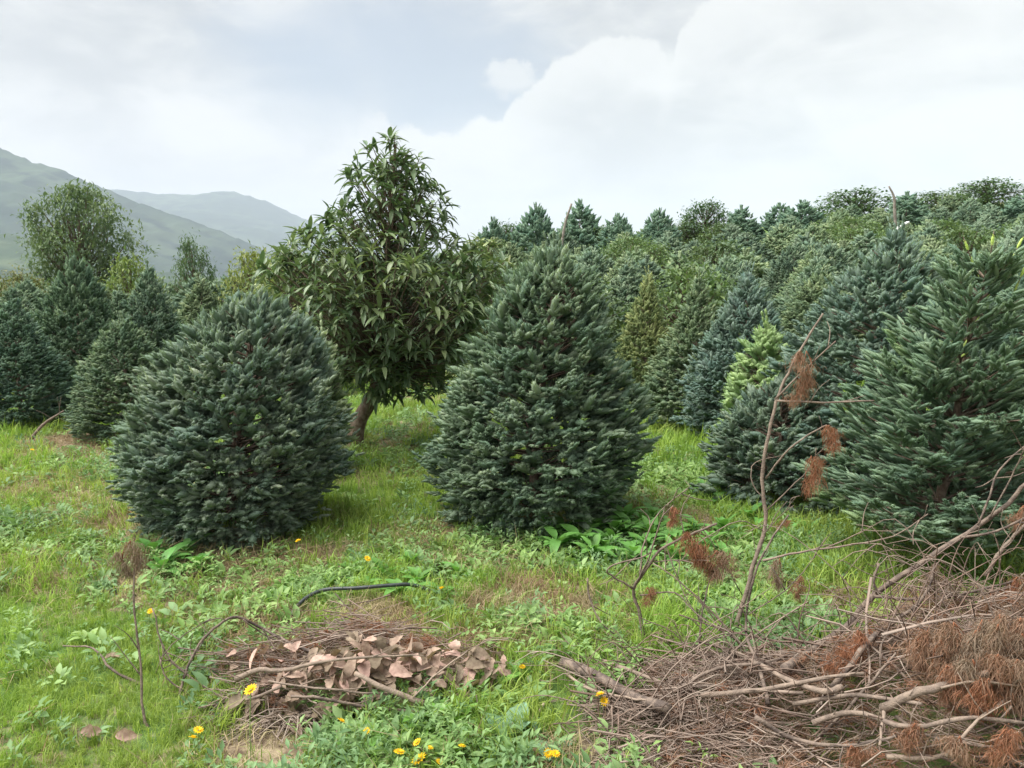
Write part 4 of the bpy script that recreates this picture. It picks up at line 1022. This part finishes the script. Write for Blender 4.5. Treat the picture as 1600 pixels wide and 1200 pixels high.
branch([(1125, 1030), (1150, 965), (1178, 890), (1194, 820), (1190, 745), (1200, 680), (1210, 628), (1228, 588), (1256, 535), (1286, 490)], (3.35, 3.5), .0125, .004,
       'tall dead sapling with thin bare arms rising before the low bushy fir', sides=[([(1211, 624), (1258, 578), (1306, 533)], (3.45, 3.35), .005, .003), ([(1211, 626), (1280, 629), (1366, 626)], (3.45, 3.3), .0055, .0032),
              ([(1196, 748), (1222, 705), (1258, 678), (1292, 664)], (3.42, 3.3), .005, .003), ([(1193, 780), (1172, 750), (1182, 722), (1222, 712)], (3.42, 3.5), .003, .0018), ([(1196, 800), (1238, 765), (1268, 725), (1275, 700)], (3.42, 3.35), .0035, .002),
              ([(1160, 930), (1120, 870), (1080, 880)], (3.38, 3.2), .003, .0015), ([(1193, 830), (1150, 812), (1090, 850), (1060, 880)], (3.4, 3.3), .003, .0015), ([(1190, 840), (1215, 812), (1240, 790)], (3.4, 3.3), .003, .0015)],
       clumps=[(1296, 664, 3.3, 44, 30, .1), (1268, 712, 3.35, 66, 32, .08), (1260, 548, 3.4, 62, 34, .45), (1246, 590, 3.42, 44, 30, .35), (1226, 812, 3.4, 16, 30, .15)], twigs=12, tint=.22)
branch([(1200, 1100), (1185, 1045), (1168, 985), (1178, 900), (1200, 850), (1232, 805)], (2.95, 3.1), .008, .0035, 'dark crooked branch standing in front of the dead sapling', tint=.0, twigs=8,
       sides=[([(1170, 960), (1230, 920), (1262, 880), (1290, 840)], (3.0, 3.1), .003, .0015), ([(1168, 985), (1120, 1000), (1080, 1012)], (3.0, 2.95), .003, .002)])
branch([(1225, 1045), (1320, 972), (1368, 928), (1450, 872), (1530, 820), (1572, 788), (1620, 742), (1700, 670)], (3.2, 3.0), .016, .006, 'long dark diagonal branch rising to the right edge', tint=.05,
       sides=[([(1370, 928), (1371, 905), (1373, 880)], (3.12, 3.12), .006, .005), ([(1366, 932), (1430, 942), (1500, 934), (1560, 914), (1640, 895)], (3.12, 2.9), .007, .004), ([(1528, 821), (1542, 775), (1562, 735), (1610, 690)], (3.05, 3.1), .005, .003), ([(1545, 812), (1580, 745), (1600, 700)], (3.05, 3.0), .004, .002), ([(1500, 840), (1560, 830), (1620, 800)], (3.06, 2.9), .006, .004)], twigs=16,
       clumps=[(1460, 880, 3.07, 60, 26, .8), (1585, 905, 2.95, 90, 60, .45), (1600, 790, 2.98, 40, 30, .4), (1475, 900, 3.05, 50, 26, .9), (1545, 925, 2.98, 70, 50, .8)])
branch([(1192, 876), (1250, 862), (1330, 850), (1400, 835), (1450, 803)], (3.35, 3.2), .0055, .0025, 'long light brown twig lying across the tall green grass', tint=.35, twigs=8, sides=[([(1330, 850), (1370, 850), (1400, 862)], (3.27, 3.2), .003, .0015), ([(1290, 856), (1340, 832), (1346, 826)], (3.3, 3.3), .003, .0015)],
       clumps=[(1218, 872, 3.3, 55, 22, .8), (1252, 900, 3.25, 40, 20, .3)])
branch([(1300, 1075), (1358, 1005), (1400, 970), (1440, 930), (1462, 880)], (2.85, 2.95), .011, .006, 'dark thick branch leaning right across the long diagonal one', tint=.02, twigs=10, sides=[([(1400, 970), (1430, 990), (1465, 1000), (1486, 980), (1476, 955)], (2.9, 2.9), .0045, .003), ([(1345, 1020), (1330, 990), (1328, 950), (1325, 915)], (2.88, 2.95), .004, .0025)],
       clumps=[(1340, 985, 2.9, 50, 22, .1), (1310, 1010, 2.88, 40, 60, .05)])
branch([(1000, 1012), (1060, 1003), (1110, 1006), (1170, 1030), (1235, 1062), (1290, 1080), (1315, 1074)], 'R', .0075, .011, 'smooth pale brown branch running across the pile from the forked one', tint=.5, twigs=6)
branch([(1380, 1108), (1440, 1082), (1510, 1062), (1545, 1050)], 'R', .016, .010, 'pale thick bough lying in the heart of the brush pile', tint=.45, cut=True, sides=[([(1382, 1106), (1376, 1130), (1374, 1165)], 'R', .007, .004), ([(1470, 1075), (1530, 1066), (1600, 1072)], 'R', .0045, .003)], twigs=8)
branch([(1385, 1182), (1450, 1180), (1500, 1186), (1620, 1196)], 'R', .008, .006, 'pale curved branch low in the front of the brush pile', tint=.55, twigs=9, sides=[([(1470, 1182), (1520, 1215), (1540, 1240)], 'R', .005, .003)])
branch([(1478, 1182), (1528, 1130), (1582, 1085)], (2.6, 2.66), .0055, .004, 'straight pale twig slanting up right at the front of the pile', tint=.6, twigs=3)
branch([(1160, 1010), (1118, 960), (1060, 905), (1020, 880)], (3.0, 3.1), .005, .0025, 'thin tan twig slanting up left under the orange tassel', tint=.6, twigs=5)
branch([(1092, 1020), (1096, 960), (1108, 915), (1120, 888)], (3.0, 3.05), .004, .0022, 'thin dark upright twig beside the orange tassel', tint=0, twigs=5)
branch([(1225, 1215), (1290, 1140), (1350, 1080), (1400, 1020)], (2.62, 2.8), .008, .004, 'brown branch rising from the bottom edge through the pile', tint=.15, twigs=8)
branch([(1105, 1138), (1150, 1156), (1180, 1180), (1200, 1225)], (2.8, 2.6), .021, .024, 'weathered mossy log stub at the bottom of the brush pile', tint=.35, cut=True, name='log', sd=10)
branch([(1545, 974), (1590, 998), (1660, 1020)], (2.9, 2.8), .007, .006, 'pale bare stick among grey hanging needles at the right edge', tint=.7)
branch([(1095, 1087), (1190, 1072), (1290, 1060), (1350, 1052)], 'R', .010, .006, 'straight grey stick lying under the pale brown branch', tint=.35, twigs=4)
branch([(1060, 1075), (1120, 1045), (1200, 1035), (1260, 1012)], 'R', .007, .005, 'long grey-brown branch along the back of the pile', tint=.3, twigs=6)
branch([(1240, 1100), (1320, 1090), (1395, 1095), (1440, 1100)], 'R', .008, .006, 'brown branch in the middle joining the pale thick bough', tint=.25, twigs=6)
branch([(1450, 1010), (1520, 985), (1580, 965), (1640, 960)], (2.9, 2.8), .006, .003, 'twig with pale drooping needle tassels on the right of the pile', tint=.2, twigs=5,
       clumps=[(1525, 985, 2.88, 95, 40, 1.0), (1500, 990, 2.88, 80, 40, .75), (1560, 975, 2.86, 110, 50, .8), (1595, 965, 2.84, 120, 50, .6), (1470, 1000, 2.88, 70, 36, .6)])
branch([(1540, 900), (1570, 860), (1590, 830), (1630, 790)], (2.95, 2.9), .008, .005, 'short brown branch fork by the right edge above the tassels', tint=.3, twigs=6, clumps=[(1590, 900, 2.9, 60, 46, .15), (1575, 925, 2.9, 100, 60, .55)])
branch([(1490, 1035), (1550, 1020), (1610, 1022), (1660, 1040)], (2.62, 2.6), .006, .004, 'drooping twig carrying grey-tan tassels at the right end of the pile', tint=.3, twigs=5,
       clumps=[(1520, 1030, 2.6, 80, 44, .9), (1560, 1022, 2.58, 90, 50, .5), (1590, 1030, 2.6, 100, 44, .7), (1480, 1040, 2.62, 60, 40, .4), (1545, 1060, 2.55, 70, 50, .2)])
branch([(1400, 1120), (1440, 1150), (1500, 1160), (1570, 1170)], (2.5, 2.45), .006, .004, 'low twig with rust-brown needles near the bottom right corner', tint=.2, twigs=6,
       clumps=[(1430, 1130, 2.48, 50, 44, .35), (1570, 1140, 2.44, 60, 46, .2), (1330, 1165, 2.45, 40, 50, .3), (1500, 1150, 2.46, 50, 50, .6)])
branch([(1560, 955), (1590, 985), (1640, 1000)], (2.9, 2.85), .006, .004, 'twig crowded with long tan tassels at the right edge above the pile', tint=.3, twigs=4,
       clumps=[(1585, 940, 2.86, 110, 44, .85), (1562, 960, 2.86, 100, 40, .7), (1598, 990, 2.8, 100, 40, .9), (1535, 968, 2.88, 90, 40, .95), (1450, 985, 2.9, 70, 40, .5), (1490, 972, 2.9, 90, 44, .6)])
branch([(1270, 1130), (1330, 1105), (1420, 1130), (1520, 1120), (1620, 1135)], 'R', .010, .006, 'thick grey-brown crooked branch across the lower right of the pile', tint=.25, twigs=8)
branch([(1180, 1120), (1240, 1150), (1320, 1165), (1400, 1150)], 'R', .008, .005, 'bowed dark branch low in the middle of the right pile', tint=.05, twigs=8)
# left-hand pile
branch([(240, 1212), (236, 1170), (226, 1110), (218, 1040), (212, 960), (210, 888)], (2.62, 2.78), .0065, .0035, 'dry grey-brown stem standing upright in the left grass with a fuzzy top', tint=.2, twigs=3, name='dry_stem', clumps=[(204, 845, 2.78, 50, 36, .9), (192, 862, 2.78, 44, 30, 1.0)])
branch([(98, 1009), (140, 1016), (178, 1044), (230, 1076), (300, 1102), (352, 1120)], (3.05, 2.88), .0025, .010, 'thick twig with torn pale bark reaching left out of the leafy pile', tint=.1, twigs=3)
branch([(190, 1156), (240, 1124), (300, 1106), (385, 1094)], (2.75, 2.85), .003, .007, 'straight twig slanting down left from the leafy pile', tint=.2, twigs=2)
branch([(266, 1205), (268, 1140), (278, 1090), (292, 1050), (310, 1008), (340, 980), (372, 967), (412, 985), (470, 1010), (515, 1028)], (2.75, 3.15), .005, .006, 'dark arching branch bowed over the left end of the leafy pile', tint=.0, twigs=7, sides=[([(410, 984), (425, 1000), (432, 1018)], (3.0, 3.0), .003, .002), ([(380, 968), (430, 1000), (500, 1020)], (2.97, 3.1), .003, .003)])
branch([(238, 950), (262, 1015), (300, 1060), (345, 1092)], (3.0, 2.9), .003, .005, 'thin twig slanting from upper left into the leafy pile', tint=.3, twigs=5)
branch([(300, 1090), (262, 1062), (254, 1030), (272, 1000), (330, 966)], (2.85, 2.95), .0035, .002, 'thin looping twig inside the arching branch', tint=.0, twigs=4)
branch([(370, 1060), (405, 1050), (440, 1045), (520, 1034), (645, 1024)], 'L', .012, .004, 'blunt-ended branch lying along the back of the leafy pile', tint=.4, cut=True, twigs=4)
branch([(555, 1052), (600, 1074), (662, 1099)], 'L', .008, .012, 'pale thick stick lying across the dead leaves', tint=.6, cut=True)
branch([(455, 1088), (500, 1092), (560, 1104), (655, 1113)], 'L', .005, .007, 'dark stick along the front edge of the leafy pile', tint=.0, twigs=2)
branch([(420, 1064), (520, 1080), (615, 1086)], 'L', .004, .004, 'slim brown stick across the middle of the leafy pile', tint=.3, twigs=3)
branch([(548, 1178), (560, 1140), (578, 1110)], (2.66, 2.74), .009, .006, 'short grey stub propped at the front of the leafy pile', tint=.5)
branch([(645, 1090), (690, 1052), (730, 1018)], 'L', .003, .003, 'thin straw-coloured stick slanting over the dead leaves', tint=.8)
branch([(806, 1225), (822, 1155), (850, 1098)], (2.55, 2.7), .006, .005, 'upright tan stick between the two grey-green broad-leaved plants', tint=.9)
branch([(735, 1225), (745, 1150), (744, 1085)], (2.55, 2.68), .003, .0018, 'thin dark red stem standing in the bright weeds', tint=.0, name='dry_stem')
branch([(440, 1072), (400, 1085), (360, 1098), (310, 1106)], 'L', .006, .003, 'brown stick joining the torn-bark twig to the leafy pile', tint=.25, twigs=4)
branch([(455, 1130), (480, 1122), (510, 1130), (515, 1160)], (2.68, 2.66), .007, .004, 'grey curved twig arching over the grey twig bundle', tint=.9)
branch([(48, 686), (72, 660), (100, 642)], (7.6, 7.7), .02, .008, 'bundle-like dead twig leaning at the foot of the left-edge fir', tint=.15, twigs=10)
branch([(-10, 735), (40, 722), (90, 722), (130, 728)], (6.75, 6.7), .008, .005, 'long dark twig lying in the grass at the left edge', tint=.0, twigs=3)

# masses of fine twigs, needles and litter in the heaps
def heap_stuff(name, hf, xr, yr_, n, seed, m, ln=(.12, .5), rad=(.0012, .004), dirx=1.0, tint=(.3, .25), lift=.02, bend=.05):
    r = np.random.default_rng(seed); g = Geo(); c = 0
    while c < n:
        x, y = r.uniform(*xr), r.uniform(*yr_); h = float(hf(x, y))
        if h < .02: continue
        gz = float(height(x, y)); z = gz + h * r.uniform(.35, 1) ** .7 + lift * r.random()
        L_ = r.uniform(*ln) * (.5 + r.random()); a = r.normal(0, .55 / dirx); 
        d = np.array([math.cos(a), math.sin(a) * .8, r.normal(0, .13)]) * (1 if r.random() < .5 else -1)
        s = np.linspace(-.5, .5, 5)[:, None]; p = np.array([x, y, z]) + s * d * L_ + (s ** 2) * r.normal(0, bend * 4, 3) * L_ + r.normal(0, .006, (5, 3))
        p[:, 2] = np.maximum(p[:, 2], height(p[:, 0], p[:, 1]) + .004)
        tube(g, p, np.linspace(r.uniform(*rad), rad[0], 5), 3, np.clip(r.normal(*tint), 0, 1), cap=False); c += 1
    return link(name, g.mesh(name, m, True), kind='stuff')
heap_stuff('fine_twigs', heapR, (.15, 2.3), (2.0, 3.4), 1500, 1, M_twig, (.08, .4), (.0012, .0045), .75, (.25, .25), .03, .09)
heap_stuff('fine_twigs', heapR, (.2, .85), (2.0, 3.2), 1100, 4, M_twig, (.04, .16), (.001, .0028), .5, (.40, .25), .03, .12)
heap_stuff('fine_twigs', heapR, (.5, 2.3), (2.0, 3.3), 60, 9, M_twig, (.3, .7), (.003, .008), .8, (.35, .25), .07, .06)
heap_stuff('fine_twigs', heapL, (-1.3, .0), (2.6, 3.4), 130, 2, M_twig, (.1, .4), (.0012, .0035), 1.3, (.25, .25), .03, .08)
heap_stuff('fine_twigs', heapL, (-1.3, -.5), (2.6, 3.4), 300, 3, M_twig, (.08, .35), (.0012, .0035), 1.3, (.25, .25), .02, .08)
def risers(name, n, seed):
    r = np.random.default_rng(seed); g = Geo()
    for i in range(n):
        x = r.uniform(.3, 2.1); y = r.uniform(2.5, 3.15); b = np.array([x, y, float(height(x, y)) + float(heapR(x, y)) * .7])
        a = r.uniform(0, 6.28); L_ = r.uniform(.12, .38) * (1 + .5 * (x > 1.3)); d = np.array([math.cos(a), .4 * math.sin(a), 0]); k = r.uniform(.2, 1.1)
        c = crv([b, b + d * L_ * .3 + [0, 0, L_ * .5 * k], b + d * L_ * .7 + [0, 0, L_ * .8 * k] + r.normal(0, .015, 3), b + d * L_ + [0, 0, L_ * r.uniform(.5, 1.1) * k]], 3)
        tint = np.clip(r.normal(.2, .25), 0, 1); tube(g, c, np.linspace(r.uniform(.002, .004), .001, len(c)), 4, tint, cap=False)
        for j in range(r.integers(0, 4)):
            q = c[r.integers(3, len(c))]; e = q + unit(d + r.normal(0, .7, 3) + [0, 0, .3]) * r.uniform(.03, .12); tube(g, [q, (q + e) / 2 + r.normal(0, .006, 3), e], [.0018, .0014, .0009], 3, tint, cap=False)
    link(name, g.mesh(name, M_twig, True), kind='stuff')
risers('thin_twigs', 230, 12)
# bundles of grey twigs fanning down at the fronts
def fan(name, u, v, Y, tips, n, seed, tint):
    r = np.random.default_rng(seed); g = Geo(); o = P(u, v, Y)
    for i in range(n):
        tu = r.uniform(tips[0], tips[1]); tv_ = tips[2] + r.uniform(-15, 60); e = P(tu, tv_, Y - r.uniform(.05, .2)); e[2] = max(e[2], float(height(e[0], e[1])) + .005)
        s0 = o + r.normal(0, .03, 3) * [1.6, 1, .4]; md = (s0 + e) / 2 + r.normal(0, .02, 3) + [0, 0, .02]
        c = crv([s0, md, e], 3); tube(g, c, np.linspace(.0035, .0012, len(c)), 4, np.clip(r.normal(tint, .2), 0, 1), cap=False)
        if r.random() < .6:
            j = 3; q = c[j] + (e - s0) * .3 + r.normal(0, .03, 3); tube(g, [c[j], (c[j] + q) / 2 + r.normal(0, .008, 3), q], [.002, .0015, .001], 3, tint, cap=False)
    link(name, g.mesh(name, M_twig, True), kind='stuff')
fan('twig_bundle', 462, 1126, 2.72, (330, 530, 1185), 120, 3, .75)
fan('twig_bundle', 1000, 1110, 2.85, (900, 1110, 1215), 150, 6, .65)
fan('twig_bundle', 420, 1095, 2.8, (280, 400, 1160), 60, 8, .3)
# litter under the twigs
def litter(name, hf, xr, yr_, n, seed, m, tv_tt, scl, top=.9, tint=(.3, .3)):
    r = np.random.default_rng(seed); x = r.uniform(*xr, n * 3); y = r.uniform(*yr_, n * 3); h = hf(x, y); k = h > .015; x, y, h = x[k][:n], y[k][:n], h[k][:n]
    z = height(x, y) + h * r.uniform(.2, 1, len(x)) ** .5 * top
    d = r.normal(0, 1, (len(x), 3)) * [1, 1, .35]; g = Geo(); g.inst(*tv_tt, frames(d, (.1, .2, 1)), np.stack([x, y, z], -1), r.uniform(*scl, len(x)), np.clip(r.normal(*tint, len(x)), 0, 1))
    return link(name, g.mesh(name, m), kind='stuff')
def ntuft(n, L, seed):
    r = np.random.default_rng(seed); d = unit(r.normal(0, 1, (n, 3)) * [1, 1, .7] + [1.2, 0, -.2]); w = unit(np.cross(d, r.normal(0, 1, (n, 3)))) * .0012; o = r.normal(0, .006, (n, 3)); l = L * r.uniform(.6, 1, (n, 1))
    V = np.stack([o - w, o + w, o + d * l], 1).reshape(-1, 3); return V, np.arange(3 * n).reshape(-1, 3)
litter('leaf_litter', heapL, (-1.3, .05), (2.6, 3.4), 3500, 1, M_litter, leaf_tpl(.04, .025, .3, .4, 1, 0, 1), (.5, 1.4))
litter('leaf_litter', heapR, (.15, 2.4), (2.0, 3.4), 8000, 2, M_litter, leaf_tpl(.04, .02, .3, .4, 1, 0, 1), (.5, 1.4), .8)
litter('fallen_needles', heapR, (.5, 2.4), (2.0, 3.4), 2600, 3, M_needle, ntuft(26, .055, 1), (.7, 1.4), 1.02, (.65, .3))
litter('fallen_needles', heapL, (-1.2, -.3), (2.7, 3.3), 260, 4, M_needle, ntuft(26, .045, 2), (.6, 1.2), 1.0, (.2, .2))

# ------------------------------------------------------------------ dead leaves, each its own
DL = []
for i in range(4):
    r_ = np.random.default_rng(i + 70); tv, tt = leaf_tpl(.085, .048, .10 + .12 * i, .25 + .3 * (i % 3), 9, 3.0 if i != 2 else 0, i + 70)
    tv = tv + 0; tv[:, 2] += .004 * np.sin(tv[:, 0] * 70 + i) + .25 * tv[:, 1] * np.sin(tv[:, 0] * 30 + i) + 6.0 * tv[:, 1] ** 2 * (1 if i % 2 else -1)
    g = Geo(); g.add(tv, tt, .3 * i / 3); DL.append(g.mesh('dead_leaf', M_leaf, True))
r = np.random.default_rng(77); n = 0
gdl = 'dead brown leaves heaped on the left brush pile'; ldl = 'curled tan dead leaf lying among the others on the left brush pile'
def dead_leaf(p, d, s, label, group=None):
    o = link('dead_leaf', DL[r.integers(0, 4)], None, p, label=label, category='dead leaf')
    if group: o['group'] = group
    o.rotation_euler = mat_to_euler(frames(np.array([d]), (r.normal(0, .5), r.normal(-.4, .4), 1))[0]); o.scale = (float(s),) * 3
while n < 290:
    u = r.uniform(370, 800); v = r.uniform(1008, 1140)
    if u < 520 and r.random() < .6: continue
    t = (u - 585) / 215
    if v < 1012 + 14 * abs(t) or v > 1138 - 55 * max(0, (u - 600) / 200): continue
    p = surf(u, v, heapL); p[2] += .012 + abs(r.normal(0, .02)); p[1] -= r.uniform(0, .03)
    dead_leaf(p, [r.normal(0, 1), r.normal(-.3, 1), r.normal(0, .45)], r.uniform(.5, 1.02), ldl, gdl); n += 1
for (u, v) in [(440, 1090), (462, 1092), (478, 1100), (520, 1108), (548, 1105), (590, 1118)]:
    dead_leaf(P(u, v, 2.72), [r.normal(0, .25), -.4, -1], 1.0, 'dead leaf hanging over the dark hollow at the front of the left pile', 'dead leaves hanging at the front of the left pile')
for (u, v, lab) in [(128, 1166, 'torn pale leaf scrap lying in the grass at the bottom left, left of two'), (182, 1172, 'torn pale leaf scrap lying in the grass at the bottom left, right of two'), (165, 1046, 'pale dead leaf caught on the torn-bark twig'), (525, 1165, 'grey-tan dead leaf lying below the dark hollow of the left pile'), (1395, 915, 'dead leaf among the tall grass')][:4]:
    p = ground(u, v) + [0, 0, .05]; dead_leaf(p, [1, .2, .05], .8, lab)
